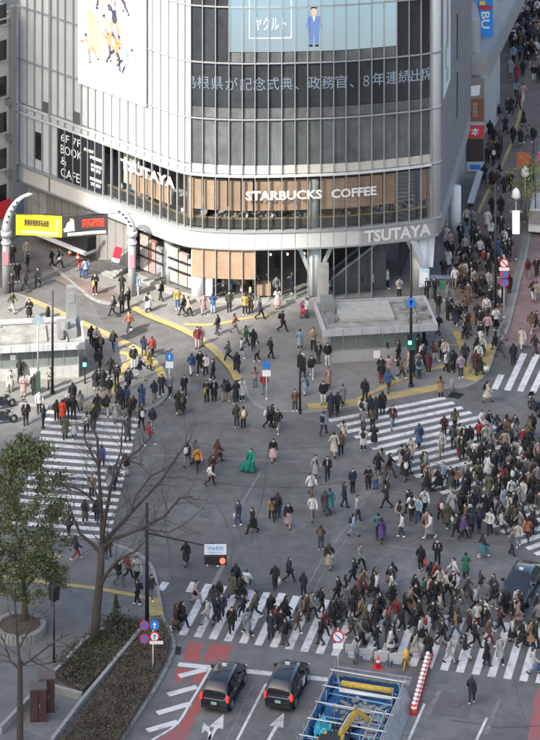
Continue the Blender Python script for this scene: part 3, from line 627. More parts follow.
# ---------------------------------------------------------------- neighbouring buildings
ob = thing('office_building', 'narrow white office building with dark windows behind the store', 'building')
A = at(-60,262); Bq = at(17.5,236); dv = (Bq-A); dv.z = 0; dv.normalize(); nv = Vector((dv.y,-dv.x,0)); OL = (Bq-A).length
def obox(b, u0, u1, z0, z1, o0, o1):
    q = [A+dv*u0+nv*o1, A+dv*u1+nv*o1, A+dv*u1+nv*o0, A+dv*u0+nv*o0]
    return b.hexa([(p.x,p.y,z0) for p in q]+[(p.x,p.y,z1) for p in q])
obox(MB(), -4, OL-.5, .1, 18, -8, -.2).build('wall', mat('office_wall', (.42,.41,.4), .7, noise=.15), ob)
for r in range(6):
    for k in range(4):
        u = OL-2.7-2.5*k; f = obox(MB(), u, u+1.7, 2.9+2.95*r, 4.5+2.95*r, -.2, -.16).build('window', M_DGLASS, ob)
        obox(MB(), u-.1, u+1.8, 2.75+2.95*r, 2.88+2.95*r, -.19, .02).build('sill', M_CONC, f)
obox(MB(), OL-.75, OL-.3, .1, 19, -.19, .25).build('pilaster', mat('pilaster_grey', (.2,.2,.2), .6), ob)
for z in (5.2,8.1,11.0): obox(MB(), OL-1.15, OL-.78, z, z+.5, -.1, .3).build('air_unit', mat('unit_grey', (.16,.16,.16), .6), ob)
b = MB()
for k in range(9): obox(b, -4, OL-.3, 18.0+.22*k, 18.12+.22*k, -.5-.4*k, -.1-.4*k)
b.build('louvred_roof', mat('roof_blue_grey', (.36,.42,.44), .5), ob)
obox(MB(), OL-2.2, OL-.6, 1.9, 3.3, .05, .2).build('red_sign', M_SIGNR, ob)
# white department store with link bridge beyond the side wall
wb = thing('department_store', 'white rounded building with blue hanging sign and slanting link bridge', 'building')
M_WWALL = streaks(mat('white_wall', (.4,.4,.39), .6, noise=.1, nscale=.5), .2)
c0 = at(492,126); c1 = at(468,150)
b = MB(); pts = [at(470,142), at(481,136), at(490,131), at(496,126), at(499,118), at(500,108)]
b.prism([(p.x,p.y) for p in pts]+[(pts[-1].x+1.5,pts[-1].y+30),(pts[0].x+1,pts[0].y+30)], .1, 26); b.build('wall', M_WWALL, wb)
MB().box(15.9,18.4,253.5,275,.1,12.6).build('wing_wall', M_WWALL, wb)
# bridge: a long white gallery rising across the wall
ba = Vector((18.3,252.3,9)); bb = Vector((25.5,283,9))
dd = (bb-ba); q = MB(); q.bar(ba, bb, 1.5, 1.5); br = q.build('link_bridge', mat('bridge_white', (.34,.34,.335), .55, noise=.15), wb)
for s_ in (-1, 1):
    side = dd.cross(Vector((0,0,1))).normalized()*s_*.75
    for k in range(26):
        p = ba+dd*((k+.5)/26)+side; e = dd.normalized()*.45
        q = MB(); q.bar(p-e+Vector((0,0,.05)), p+e+Vector((0,0,.05)), .12, 1.75); q.build('bridge_panel', mat('bridge_panel_grey', (.27,.275,.275), .5), br)
sg = MB(); sp0 = at(473,142,0); sgn = thing('hanging_sign', 'tall blue sign with red and yellow top on the white wall', 'sign', loc=(sp0.x+.3, sp0.y-1.0, 0))
q = MB(); q.box(-.05,1.4,-.1,.1,9.5,16.5); q.build('sign_board', mat('sky_sign', (.03,.26,.7), .4), sgn)
q = MB(); q.box(.1,1.3,-.16,-.11,12.2,12.55); q.build('sign_stripe', M_SIGNR, sgn); q = MB(); q.box(.2,.7,-.16,-.11,12.6,12.95); q.build('sign_stripe', mat('sign_yellow', (.8,.6,.1), .5), sgn)
letters('sign_lettering', 'BU', lambda u, v: Vector((.35+v*.75, -.12, 12.0-u*1.5)), M_SIGNW, sgn, .02)
# stacked shop sign pylon by the wall
sy = at(477,172); pl = thing('sign_pylon', 'tall brown pylon of stacked shop signs against the grey wall', 'sign', loc=(sy.x-.75, sy.y-.6, 0))
q = MB(); q.box(-.25,1.35,0,.5,0,8.2); q.build('post', M_SIDE, pl)
for z0, z1, c, nm in ((6.6,8.1,(.24,.19,.17),'sign_panel'),(4.6,6.6,(.22,.09,.06),'sign_panel'),(4.3,4.6,(.4,.42,.42),'sign_panel'),(3.2,4.25,(.62,.04,.06),'sign_panel'),(1.2,3.1,(.05,.035,.03),'sign_panel'),(.3,1.1,(.5,.52,.54),'sign_panel')):
    q = MB(); q.box(-.2,1.3,-.08,.02,z0,z1); q.build(nm, mat('pylon%.1f' % z0, c, .5), pl)
letters('pylon_character', '本', lambda u, v: Vector((.2+u*.7,-.1,3.4+v*.7)), M_SIGNW, pl, .02)
q = MB(); q.add([(.0,-.1,6.8),(.9,-.1,6.9),(1.0,-.1,7.8),(.1,-.1,7.7)], [(0,1,2,3)]); q.build('pylon_paper', M_SIGNW, pl)
print_marks('pylon_print', lambda u, v: Vector((.35+v*.4,-.1,6.3-u*1.3)), 4, mat('pale_tan', (.5,.4,.3), .6), pl)
q = MB(); q.box(.1,1.0,-.1,-.085,.5,.9); q.build('pylon_label', M_SIGNB, pl)
# white sloping canopy wall under the pylon
q = MB(); a1 = at(457,236); a2 = at(482,172)
pw = thing('canopy_wall', 'sloping pale canopy wall below the sign pylon', 'wall')
q.add([at(468,205,0), at(474,205,0), at(484,172,0), at(478,172,0), at(467,203,2.2), at(473,203,2.2), at(483,171,2.6), at(477,171,2.6)], [(0,1,2,3),(4,7,6,5),(0,4,5,1),(1,5,6,2),(2,6,7,3),(3,7,4,0)]); q.build('canopy_side', M_WWALL, pw)
# unseen towers added towards the sun, shaped to shade the junction and wing end
def towers():
    ee = Vector((-sd.y, sd.x, 0)).normalized()           # across the sun's direction
    if ee.x < 0: ee = -ee
    sh = Vector((sd.x, sd.y, 0)).normalized()
    pr = fac(306,0); pl_ = fac(92,0)
    M_TW = mat('shade_tower_grey', (.3,.31,.32), .5, noise=.1)
    for nm, p, a0, a1, dist, hh, lb in (('shade_tower', pr, 0, 130, 330, 300, 'unseen tall tower added to shade the junction'),
                                    ('shade_tower', pl_, -70, 0, 330, 300, 'unseen tall tower added to shade the end of the white wing')):
        c = p+sh*dist; b = MB()
        q = [c+ee*a0, c+ee*a1, c+ee*a1+sh*40, c+ee*a0+sh*40]
        b.prism([(v.x, v.y) for v in q], 0, hh); o = b.build(nm, M_TW); tag(o, lb, kind='structure')
towers()
# ---------------------------------------------------------------- arch over the lane
ar = thing('lane_arch', 'pair of white curved horn posts arching over the shopping lane', 'arch')
M_HORN = mat('horn_white', (.42,.44,.46), .35, noise=.06)
pL = at(6,294); pR = at(132,297)
for p, sx, base, tip in ((pL, 1, (5,232), (32,194)), (pR, -1, (132,232), (101,205))):
    s_ = FPX/p.y; yb = YH+HC*s_; zt = (yb-base[1])/s_; zz = (yb-tip[1])/s_; dx = abs(tip[0]-base[0])/s_
    q = MB(); q.tube([(p.x,p.y,.1),(p.x,p.y,zt)], .3, 14); q.build('post', mat('post_grey', (.3,.3,.3), .5), ar, True)
    q = MB(); q.tube([(p.x,p.y,zt-.3),(p.x,p.y,zt+.1)], [.42,.42], 16); q.tube([(p.x,p.y,zt-.9),(p.x,p.y,zt-.75)], .4, 14); q.build('collar', M_HORN, ar, True)
    pts = []; rr = []
    for k in range(11):
        a = math.pi/2*k/10; pts.append((p.x+sx*dx*(1-math.cos(a)), p.y-.0, zt+(zz-zt)*math.sin(a))); rr.append(.36-.028*k if k < 9 else (.16 if k == 9 else .03))
    q = MB(); q.tube(pts, rr, 14); hn = q.build('horn', M_HORN, ar, True)
    for k in range(2, 7):
        c = Vector(pts[k]); q = MB(); q.box(-.07,.07,-.02,.02,-.06,.06); t_ = q.build('horn_letter', M_DARKM, hn); t_.location = c+Vector((0,-.45+.03*k,0)); t_.rotation_euler = (0, sx*math.pi/2*k/10, 0)
    q = MB(); q.box(-.2,.2,-.36,-.31,2.4,3.4); bn = q.build('post_banner', mat('pink_banner', (.62,.2,.25), .6), ar); bn.location = (p.x,p.y,0)
q = MB(); q.box(0,.6,-.02,.02,-.9,0); fl = q.build('flag', mat('flag_red', (.5,.02,.04), .6), ar); fl.location = (pR.x-1.3, pR.y-.1, 4.0); fl.rotation_euler = (0,.25,0)
q = MB(); q.box(0,.6,-.025,.025,-1.2,-.9); fl = q.build('flag_hem', M_SIGNW, ar); fl.location = (pR.x-1.3, pR.y-.1, 4.0); fl.rotation_euler = (0,.25,0)
sB = FPX/((pL.y+pR.y)/2); yB = YH+HC*sB; zB1 = (yB-213.5)/sB; zB0 = (yB-234.5)/sB; yy = (pL.y+pR.y)/2
ban = thing('street_banner', 'yellow and black advertising banner hung across the shopping lane', 'banner')
def bp(u, v, off=0): return Vector(((16+92*u-270)/sB, yy-.1-off+.12*math.sin(u*9), zB0+(zB1-zB0)*v-.14*math.sin(u*math.pi)))
M_BY = mat('banner_yellow', (.78,.56,.02), .6); M_BK = mat('banner_black', (.03,.03,.035), .6)
q = MB(); N = 20
for i in range(N):
    u0, u1 = i/N, (i+1)/N; mi = 0 if u1 < .52 else 1
    q.hexa([bp(u0,0,0), bp(u1,0,0), bp(u1,0,-.03), bp(u0,0,-.03), bp(u0,1,0), bp(u1,1,0), bp(u1,1,-.03), bp(u0,1,-.03)], mi)
q.build('cloth', [M_BY, M_BK], ban)
print_marks('banner_print', lambda u, v: bp(.09+.27*u, .45+.3*v, .03), 9, M_BK, ban); print_marks('banner_print', lambda u, v: bp(.06+.4*u, .1+.13*v, .03), 22, mat('banner_white', (.75,.75,.7), .6), ban)
print_marks('banner_print', lambda u, v: bp(.72+.24*u, .4+.4*v, .03), 6, mat('banner_red', (.75,.06,.03), .6), ban, .98); print_marks('banner_print', lambda u, v: bp(.56+.42*u, .06+.16*v, .03), 20, MATS['banner_white'], ban)
q = MB(); q.add([bp(.42,.35,.02), bp(.56,.35,.02), bp(.62,.9,.02), bp(.44,.8,.02)], [(0,1,2,3)]); q.build('banner_picture', mat('banner_pink', (.75,.35,.25), .6), ban)
q = MB(); q.add([bp(.52,.25,.025), bp(.64,.3,.025), bp(.63,.85,.025), bp(.56,.7,.025)], [(0,1,2,3)]); q.build('banner_picture', mat('banner_teal', (.5,.62,.55), .6), ban)
q = MB(); q.tube([(pL.x,pL.y,zB1+.15), bp(0,1), bp(1,1), (pR.x,pR.y,zB1+.1)], .03, 6); q.build('cable', M_DARKM, ban)
# ---------------------------------------------------------------- subway entrances
M_ROOF = mat('entrance_roof', (.25,.245,.23), .8, noise=.35, nscale=1.2); M_FASC = mat('fascia', (.4,.41,.43), .45, noise=.12); streaks(M_FASC, .3); M_TILE = mat('white_tile', (.36,.36,.35), .4, noise=.08)
M_EGL = mat('entrance_glass', (.16,.18,.175), .12, noise=.15, nscale=.7)
def entrance(name, label, fl_, fr2, depth, hwall, hroof, over, rover, npan):
    """fl_, fr2: front base corners; boxes in local axes (x along the front, y backwards)"""
    A_ = at(*fl_); B_ = at(*fr2); d = B_-A_; L_ = d.length; o = thing(name, label, 'entrance', loc=(A_.x,A_.y,KH), rz=math.atan2(d.y,d.x))
    MB().box(0,L_,0,.25,0,.85).build('tiled_base', M_TILE, o); MB().box(L_-.25,L_,.26,depth*.55,0,.85).build('tiled_base', M_TILE, o); MB().box(0,.25,.26,depth,0,.85).build('tiled_base', M_TILE, o)
    nt_ = int(L_/.55)
    for k in range(nt_):
        for r in range(2): MB().box(.03+k*L_/nt_, (k+1)*L_/nt_-.03, -.015, .02, .05+.4*r, .42+.4*r).build('tile', M_TILE, o)
    for k in range(npan):
        MB().box(.06+k*L_/npan, (k+1)*L_/npan-.06, .1, .14, .92, hwall-.05).build('pane', M_EGL, o)
        MB().box(k*L_/npan-.04, k*L_/npan+.04, .06, .18, .85, hwall).build('post', M_ALU, o)
    MB().box(L_-.08, L_, .06, .18, .85, hwall).build('post', M_ALU, o); MB().box(0, L_, .05, .2, .86, .93).build('rail', M_ALU, o)
    MB().box(.02,L_-.02,depth-.2,depth,0,hwall).build('back_wall', M_CONC, o)
    x0, x1, y0, y1 = -rover[0], L_+rover[1], -over, depth+.4
    rf = MB().box(x0,x1,y0,y1,hwall,hroof-.12).build('roof', M_ROOF, o)
    MB().box(x0-.05,x1+.05,y0-.1,y0,hwall+.0,hroof+.12).build('fascia', M_FASC, rf); MB().box(x0-.05,x1+.05,y1,y1+.1,hwall-.05,hroof+.12).build('fascia', M_FASC, rf)
    MB().box(x0-.05,x0+.12,y0+.002,y1-.002,hwall-.03,hroof+.10).build('fascia', M_FASC, rf); MB().box(x1-.12,x1+.05,y0+.002,y1-.002,hwall-.03,hroof+.10).build('fascia', M_FASC, rf)
    nj = int((x1-x0)/1.25)
    for k in range(1, nj): MB().box(x0+k*(x1-x0)/nj-.012, x0+k*(x1-x0)/nj+.012, y0-.106, y0-.099, hwall-.04, hroof+.11).build('panel_joint', M_DARKM, rf)
    for k in range(1, 5): MB().box(x0+.2, x1-.2, y0+k*(y1-y0)/5-.02, y0+k*(y1-y0)/5+.02, hroof-.121, hroof-.09).build('roof_seam', M_CONC, rf)
    q = MB(); q.tube([(x0+.6,y1-.5,hroof),(x1-1.2,y1-.5,hroof),(x1-1.2,y0+.6,hroof)], .05, 8); q.build('roof_pipe', M_METAL, rf, True)
    for k in range(5): xx_ = random.uniform(x0+.6,x1-1); yy_ = random.uniform(y0+.5,y1-1); MB().box(xx_,xx_+random.uniform(.2,.5),yy_,yy_+random.uniform(.2,.5),hroof-.12,hroof+random.uniform(.05,.3)).build('roof_unit', random.choice((M_METAL, M_CONC, M_ALU)), rf)
    MB().box(L_*.55, L_*.55+.5, -.03, -.016, .2, .75).build('notice', M_SIGNW, o)
    return o, rf, L_, hroof
e1, rf, L1, hr = entrance('subway_entrance', 'flat-roofed subway entrance by the green pedestrian signal', (-30,385), (79,379), 3.6, 2.3, 2.66, .5, (1,.35), 7)
MB().box(.5,5.6,.3,3.2,hr-.1,hr+.03).build('roof_hatch', M_ROOF, rf)
q = MB(); q.box(L1-1.5,L1-.1,.8,2.9,hr-.1,hr+.45); q.tube([(L1-.9,1.2,hr+.4),(L1-.9,1.2,hr+1.0)], .32, 12); q.box(L1-1.4,L1-1.1,.5,.8,hr,hr+.6); q.build('roof_machine', mat('machine_grey', (.18,.185,.19), .5), rf)
MB().box(L1-.75,L1-.0,2.9,3.5,hr-.1,hr+2.7).build('vent_tower', M_METAL, rf); MB().box(L1-.6,L1-.15,2.86,2.9,hr+1.6,hr+2.3).build('vent_grille', M_ALU, rf)
MB().box(2.9,3.3,.06,.1,1.5,1.85).build('notice', M_SIGNW, e1)
e2, rf, L2, hr = entrance('subway_entrance', 'flat-roofed subway entrance in front of the corner store sign', (330,365), (409,360.5), 4.0, 2.25, 2.62, .55, (.5,2.0), 6)
MB().box(.9,5.0,1.0,4.0,hr-.1,hr+.16).build('roof_hatch', mat('hatch_grey', (.33,.325,.3), .7, noise=.15), rf)
q = MB(); q.box(-.1,.8,2.6,4.2,hr-.1,hr+.7); q.box(0,.5,1.0,1.8,hr-.1,hr+.4); q.build('roof_machine', M_METAL, rf)
q = MB()
for k in range(7): x_ = random.uniform(5.5,7.3); y_ = random.uniform(.2,3.4); q.box(x_,x_+random.uniform(.2,.7),y_,y_+random.uniform(.2,.6),hr-.1,hr+random.uniform(.1,.4))
q.build('roof_clutter', mat('clutter_grey', (.22,.22,.21), .7, noise=.3, nscale=4), rf)
# ---------------------------------------------------------------- posts, signals, signs
def pole(px, py, top_y, name, label, r=.08, m=M_DARKM, r2=None):
    p = at(px, py); s_ = FPX/p.y; z0 = gz(px, py); h = (py-top_y)/s_
    o = thing(name, label, 'pole' if 'pole' in name else ('sign' if 'sign' in name else ('lamp' if 'lamp' in name else 'signal')), loc=(p.x,p.y,z0))
    q = MB(); q.tube([(0,0,0),(0,0,h)], [r, r2 or r*.75], 10); q.tube([(0,0,0),(0,0,.18)], r*1.7, 10); q.build('post', m, o, True)
    return o, h, s_
def rsign(o, z, r, face, rim=None, x=0, y=-.12, nm='sign_face'):
    if rim: MB().disc((x,y,z),(0,1,0),r,.03).build('sign_rim', rim, o)
    return MB().disc((x,y-.025,z),(0,1,0),r*(.76 if rim else 1),.03).build(nm, face, o)
def slash(o, z, r, x=0, y=-.165, m=None, ang=-45):
    q = MB(); q.box(-r*.8,r*.8,-.008,.008,-r*.12,r*.12); s = q.build('sign_slash', m or M_SIGNR, o); s.location = (x,y,z); s.rotation_euler = (0,R(-ang),0)
M_GREEN = mat('signal_green', (.05,.5,.35), .4, emit=(.1,.95,.65), estr=2.2); M_RLIT = mat('signal_red', (.6,.05,.05), .4, emit=(1,.07,.05), estr=1.6)
def pedsig(o, z, x=0, y=-.2):
    h_ = MB().box(x-.18,x+.18,y-.12,y+.1,z,z+.75).build('signal_head', M_DARKM, o); MB().box(x-.12,x+.12,y-.15,y-.121,z+.08,z+.34).build('signal_lamp', M_GREEN, h_); MB().box(x-.12,x+.12,y-.15,y-.121,z+.42,z+.68).build('signal_lamp', M_BLACK, h_)
def arrowup(o, z, r, x, y, m):
    q = MB(); q.add([(x-r*.12,y,z-r*.55),(x+r*.12,y,z-r*.55),(x+r*.12,y,z+r*.1),(x+r*.38,y,z+r*.1),(x,y,z+r*.6),(x-r*.38,y,z+r*.1),(x-r*.12,y,z+r*.1)], [tuple(range(7))]); q.build('sign_arrow', m, o)
o, h, s_ = pole(52.5,395,293,'street_pole','tall black pole before the white-tiled subway entrance',.1)
o, h, s_ = pole(38,402,322,'sign_post','grey post with back of a diamond sign beside the black pole',.07,M_METAL)
q = MB(); q.add([(-.5,-.05,h),(0,-.05,h-.5),(.5,-.05,h),(0,-.05,h+.5),(-.5,.0,h),(0,.0,h-.5),(.5,.0,h),(0,.0,h+.5)], [(0,1,2,3),(7,6,5,4),(0,4,5,1),(1,5,6,2),(2,6,7,3),(3,7,4,0)]); q.build('sign_plate', mat('sign_back', (.25,.32,.36), .5, .3), o)
MB().box(-.16,.16,-.16,.16,0,2.0).build('signal_cabinet', mat('cabinet_green', (.03,.055,.045), .5), o)
o, h, s_ = pole(85,385,352,'pedestrian_signal','green-lit pedestrian signal at the subway entrance corner',.05); pedsig(o, h-1.1)
o, h, s_ = pole(169.5,397,354,'blue_sign','round blue sign with white plate at the tip of the tactile strip',.045,M_WMETAL); rsign(o, h-.15, .31, M_SIGNB); MB().box(-.27,.27,-.14,-.11,h-.95,h-.5).build('sign_plate', M_SIGNW, o); arrowup(o, h-.15, .3, 0, -.165, M_SIGNW)
o, h, s_ = pole(266.5,402,364,'blue_sign','round blue sign over white plate at the middle of the kerb',.045,M_WMETAL); rsign(o, h-.15, .29, M_SIGNB); MB().box(-.3,.3,-.14,-.11,h-.95,h-.52).build('sign_plate', M_SIGNW, o)
o, h, s_ = pole(300,413,352,'signal_pole','dark slim signal post at the corner kerb',.09); MB().box(-.2,.2,-.22,.1,h-1.0,h-.2).build('signal_head', M_DARKM, o)
o, h, s_ = pole(411,388,246,'street_pole','black pole with blue arrow sign in front of the subway entrance',.12); rsign(o, (388-303)/s_, .34, M_SIGNB, y=-.2); arrowup(o, (388-303)/s_, .34, 0, -.24, M_SIGNW); pedsig(o, (388-345)/s_, -.1, -.25); MB().box(-.3,.3,-.3,.1,(388-350)/s_,(388-338)/s_).build('signal_box', mat('box_green', (.02,.1,.08), .5), o)
o, h, s_ = pole(495.5,330,185,'street_pole','tall black pole rising from the crowd by the side street',.11)
o, h, s_ = pole(504,320,256,'traffic_sign','white post with one slashed and two blue no-parking signs',.045,M_WMETAL)
z = (320-264)/s_; rsign(o, z, .36, M_SIGNW, M_SIGNR); slash(o, z, .34); MB().box(-.38,.38,-.15,-.11,(320-271.5)/s_,(320-268.5)/s_).build('sign_plate', M_SIGNW, o)
for yv in (275.5,283.5): z = (320-yv)/s_; rsign(o, z, .36, M_SIGNB, M_SIGNR); slash(o, z, .34)
# round-topped street lamps by the side street
for px, py, ty, lb in ((516,262,190,'white globe street lamp with lit banner box by the crowd'),(525,225,168,'white globe street lamp half hidden by the yellow-green tree')):
    o, h, s_ = pole(px, py, ty+8, 'street_lamp', lb, .07, M_METAL); q = MB(); q.tube([(0,0,h-.2),(0,0,h),(0,0,h+.5),(0,0,h+.72)], [.12,.38,.26,.02], 14); q.build('lamp_shade', M_SIGNW, o, True)
    if px == 516: MB().box(-.28,.28,-.1,.1,(262-235)/s_,(262-212)/s_).build('light_box', mat('lit_box', (.8,.8,.8), .5, emit=(1,1,1), estr=.55), o); MB().box(-.5,.5,-.05,.05,h-1.3,h-1.1).build('lamp_bracket', M_METAL, o)
o, h, s_ = pole(533.5,205,140,'street_lamp','black lantern street lamp between the pink flags',.07); q = MB(); q.tube([(0,0,h),(0,0,h+.2),(0,0,h+.8),(0,0,h+.95)], [.1,.3,.34,.05], 6); q.build('lantern', M_BLACK, o)
for x0, c in ((.35,(.6,.05,.25)),(-1.4,(.55,.08,.06))): MB().box(x0,x0+1.05,-.03,.03,h-2.3,h-1.2).build('flag', mat('flag%.2f' % x0, c, .6), o)
# signal mast in the plaza
o, h, s_ = pole(147,634,505,'signal_mast','black mast with arm carrying street name plate and red signal',.13)
ax = (226-147)/s_; az0 = (634-535)/s_; az1 = (634-542)/s_
q = MB(); q.tube([(0,0,az0),(ax,-1.2,az1)], [.06,.045], 8); q.build('arm', M_DARKM, o)
sgx = (216-147)/s_; hd = MB().box(sgx-.68,sgx+.68,-1.5,-1.15,az1-.75,az1-.25).build('signal_head', M_DARKM, o)
for k, m_ in enumerate((M_BLACK, M_BLACK, M_RLIT)): MB().disc((sgx-.42+.42*k,-1.52,az1-.5),(0,1,0),.17,.05).build('signal_lamp', m_, hd)
MB().box(sgx-.68,sgx+.65,-1.42,-1.36,az1-.18,az1+.42).build('name_plate', mat('plate_white', (.66,.74,.82), .5), o)
letters('plate_lettering', '渋谷駅前', lambda u, v: Vector((sgx-.5+u*1.0, -1.43, az1+.08+v*.26)), M_SIGNB, o); letters('plate_lettering', 'Shibuya Sta.', lambda u, v: Vector((sgx-.4+u*.8, -1.43, az1-.12+v*.14)), M_SIGNB, o)
o, h, s_ = pole(153,674,624,'traffic_sign','white post with four round signs in the planted bed',.05,M_WMETAL)
for x_, y_, f_, rm_ in ((-.5,626.5,M_SIGNB,M_SIGNR),(.1,626,M_SIGNB,None),(-.5,640,M_SIGNB,M_SIGNR),(.1,637.5,M_SIGNW,M_SIGNR)):
    z = (674-y_)/s_; rsign(o, z, .29, f_, rm_, x=x_); 
    if rm_ is M_SIGNR and f_ is M_SIGNB: slash(o, z, .27, x=x_)
    if rm_ is None: arrowup(o, z, .32, x_, -.17, M_SIGNW)
    if f_ is M_SIGNW: arrowup(o, z, .28, x_, -.17, M_SIGNB)
MB().box(-.2,.6,-.15,-.11,(674-645)/s_,(674-642)/s_).build('sign_plate', M_SIGNW, o)
o, h, s_ = pole(338,675,628,'traffic_sign','red-ringed round sign on pale post beside the roadworks',.045,M_WMETAL); z = (675-635.5)/s_; rsign(o, z, .36, M_SIGNW, M_SIGNR); slash(o, z, .3, m=M_SIGNB); MB().box(-.3,.3,-.15,-.11,z-.72,z-.42).build('sign_plate', M_SIGNW, o)
o, h, s_ = pole(54,664,600,'street_lamp','black plaza lamp with box lantern near the round planter',.07); q = MB(); q.tube([(0,0,h-.2),(0,0,h-.1),(0,0,h+.7),(0,0,h+.8)], [.1,.3,.36,.1], 4); q.build('lantern', M_DARKM, o)
# small bollards and a white info board
for px, py, lb in ((452,392,'short stone bollard at the corner kerb by the dark drain'),(48,320,'small black bollard on the sunlit pavement')):
    p = at(px, py); q = MB(); q.tube([(0,0,0),(0,0,.8),(0,0,.9)], [.17,.15,.1], 12); o = q.build('bollard', M_KERB if px > 100 else M_BLACK, None, True, (p.x,p.y,gz(px,py))); tag(o, lb, 'bollard')
p = at(424,300); o = thing('notice_board', 'pale blue standing board before the white corner column', 'board', loc=(p.x,p.y,KH)); MB().box(-.42,.42,-.03,.03,.9,2.3).build('board', mat('board_blue', (.55,.66,.74), .5), o); MB().box(-.45,-.4,-.03,.03,0,2.3).build('leg', M_ALU, o); MB().box(.4,.45,-.03,.03,0,2.3).build('leg', M_ALU, o); MB().box(-.3,.3,-.045,-.031,1.2,2.0).build('notice', M_SIGNW, o)
p = at(442,288); o = thing('market_table', 'folding table with green bin near the corner column', 'table', loc=(p.x,p.y,KH)); MB().box(-.9,.9,-.35,.35,.72,.76).build('tabletop', M_METAL, o)
for x_ in (-.8,.8):
    for y_ in (-.3,.3): MB().box(x_-.03,x_+.03,y_-.03,y_+.03,0,.72).build('leg', M_ALU, o)
MB().box(-.2,.3,-.6,-.4,0,.65).build('bin', mat('bin_green', (.06,.22,.13), .5), o)
for px, py, lb in ((70,257,'orange traffic cone at the lane side, nearer the banner'),(78,262,'orange traffic cone at the lane side, nearer the pavement')):
    p = at(px, py); o = thing('traffic_cone', lb, 'cone', 'cones in the lane', loc=(p.x,p.y,.0)); q = MB(); q.tube([(0,0,.05),(0,0,.8)], [.2,.05], 12); q.build('body', mat('cone_orange', (.7,.09,.04), .5), o, True); MB().box(-.25,.25,-.25,.25,0,.05).build('base', MATS['cone_orange'], o); q = MB(); q.tube([(0,0,.35),(0,0,.5)], [.16,.12], 12); q.build('reflective_band', M_SIGNW, o)
# ---------------------------------------------------------------- trees and planted beds
M_BARK = mat('bark', (.085,.07,.058), .9, noise=.3, nscale=6, bump=.5, bscale=25)
M_BARK2 = mat('pale_bark', (.06,.05,.044), .9, noise=.3, nscale=6, bump=.5, bscale=25)
def leafmat(name, c1, c2):
    m = bpy.data.materials.new(name); m.use_nodes = True; t = m.node_tree; b = t.nodes['Principled BSDF']; b.inputs['Roughness'].default_value = .6
    g = t.nodes.new('ShaderNodeNewGeometry'); r = t.nodes.new('ShaderNodeValToRGB'); r.color_ramp.elements[0].color = (*c1,1); r.color_ramp.elements[1].color = (*c2,1)
    t.links.new(g.outputs['Random Per Island'], r.inputs[0]); t.links.new(r.outputs[0], b.inputs['Base Color']); MATS[name] = m; return m
M_LEAF = leafmat('leaf_dark', (.04,.055,.02), (.17,.19,.08)); M_LEAFY = leafmat('leaf_yellow', (.14,.17,.03), (.36,.38,.08))
M_HEDGE = leafmat('hedge_leaf', (.03,.03,.018), (.075,.085,.04)); M_DRY = leafmat('dry_leaf', (.04,.03,.02), (.12,.085,.055))
def leaf(b, p, sz):
    n = Vector((random.gauss(0,1), random.gauss(0,1), random.gauss(.5,1))).normalized(); x = n.orthogonal().normalized(); x.rotate(Matrix.Rotation(random.uniform(0,6.3), 3, n)); y = n.cross(x)
    b.add([p-x*sz, p+y*sz*.45, p+x*sz, p-y*sz*.45], [(0,1,2,3)])
def branch(b, p, d, L_, r, lvl, tips, spread=.5, up=.25, nmin=2, nmax=3, wob=.12):
    pts = [p]; rr = [r]; q = p.copy(); dd = d.copy()
    for k in range(4):
        dd = (dd+Vector((random.gauss(0,wob), random.gauss(0,wob), random.gauss(0,wob)+up*.12))).normalized(); q = q+dd*L_/4; pts.append(q.copy()); rr.append(r*(1-.13*(k+1)))
        if lvl > 0 and k >= 1 and random.random() < .45:
            sd_ = dd.orthogonal(); sd_.rotate(Matrix.Rotation(random.uniform(0,6.3), 3, dd)); branch(b, q, (dd+sd_*spread*1.3).normalized(), L_*.6, rr[-1]*.55, lvl-1, tips, spread, up, nmin, nmax, wob)
    b.tube(pts, rr, 7 if r > .06 else 5, cap=False); 
    if lvl == 0: tips.append(q); return
    for k in range(random.randint(nmin, nmax)):
        sd_ = dd.orthogonal(); sd_.rotate(Matrix.Rotation(random.uniform(0,6.3), 3, dd)); nd = (dd+sd_*random.uniform(.5,1)*spread+Vector((0,0,up*.3))).normalized()
        branch(b, q, nd, L_*random.uniform(.65,.85), rr[-1]*.72, lvl-1, tips, spread, up, nmin, nmax, wob)
# evergreen in the round planter
random.seed(11)
p0 = at(24,628); tr_ = thing('evergreen_tree', 'bushy dark green tree growing from the round stone planter', 'tree', loc=(p0.x,p0.y,KH))
b = MB(); tips = []; b.tube([(0,0,0),(.05,.1,1.2),(-.05,.1,2.6),(.1,0,4.0)], [.26,.2,.17,.13], 9)
for k in range(7):
    a = k*2.4; branch(b, Vector((0,.1,2.2+.35*k)), Vector((math.cos(a),math.sin(a),.7)).normalized(), 1.7, .09, 2, tips, .6)
b.build('trunk', M_BARK, tr_, True)
b = MB(); cl = []
for k in range(165):
    z = random.uniform(2.2,11.2); f = (z-2.2)/9.0; rad = 2.75*math.sqrt(max(0,1-((f-.38)/.66)**2)); a = random.uniform(0,6.3); r_ = rad*math.sqrt(random.uniform(.1,1))
    cl.append((Vector((r_*math.cos(a)+.1, r_*math.sin(a), z)), random.uniform(.28,.62)))
for c, s_ in cl:
    for k in range(int(330*s_)): leaf(b, c+Vector((random.gauss(0,s_*.55), random.gauss(0,s_*.55), random.gauss(0,s_*.4))), random.uniform(.06,.13))
b.build('crown', M_LEAF, tr_)
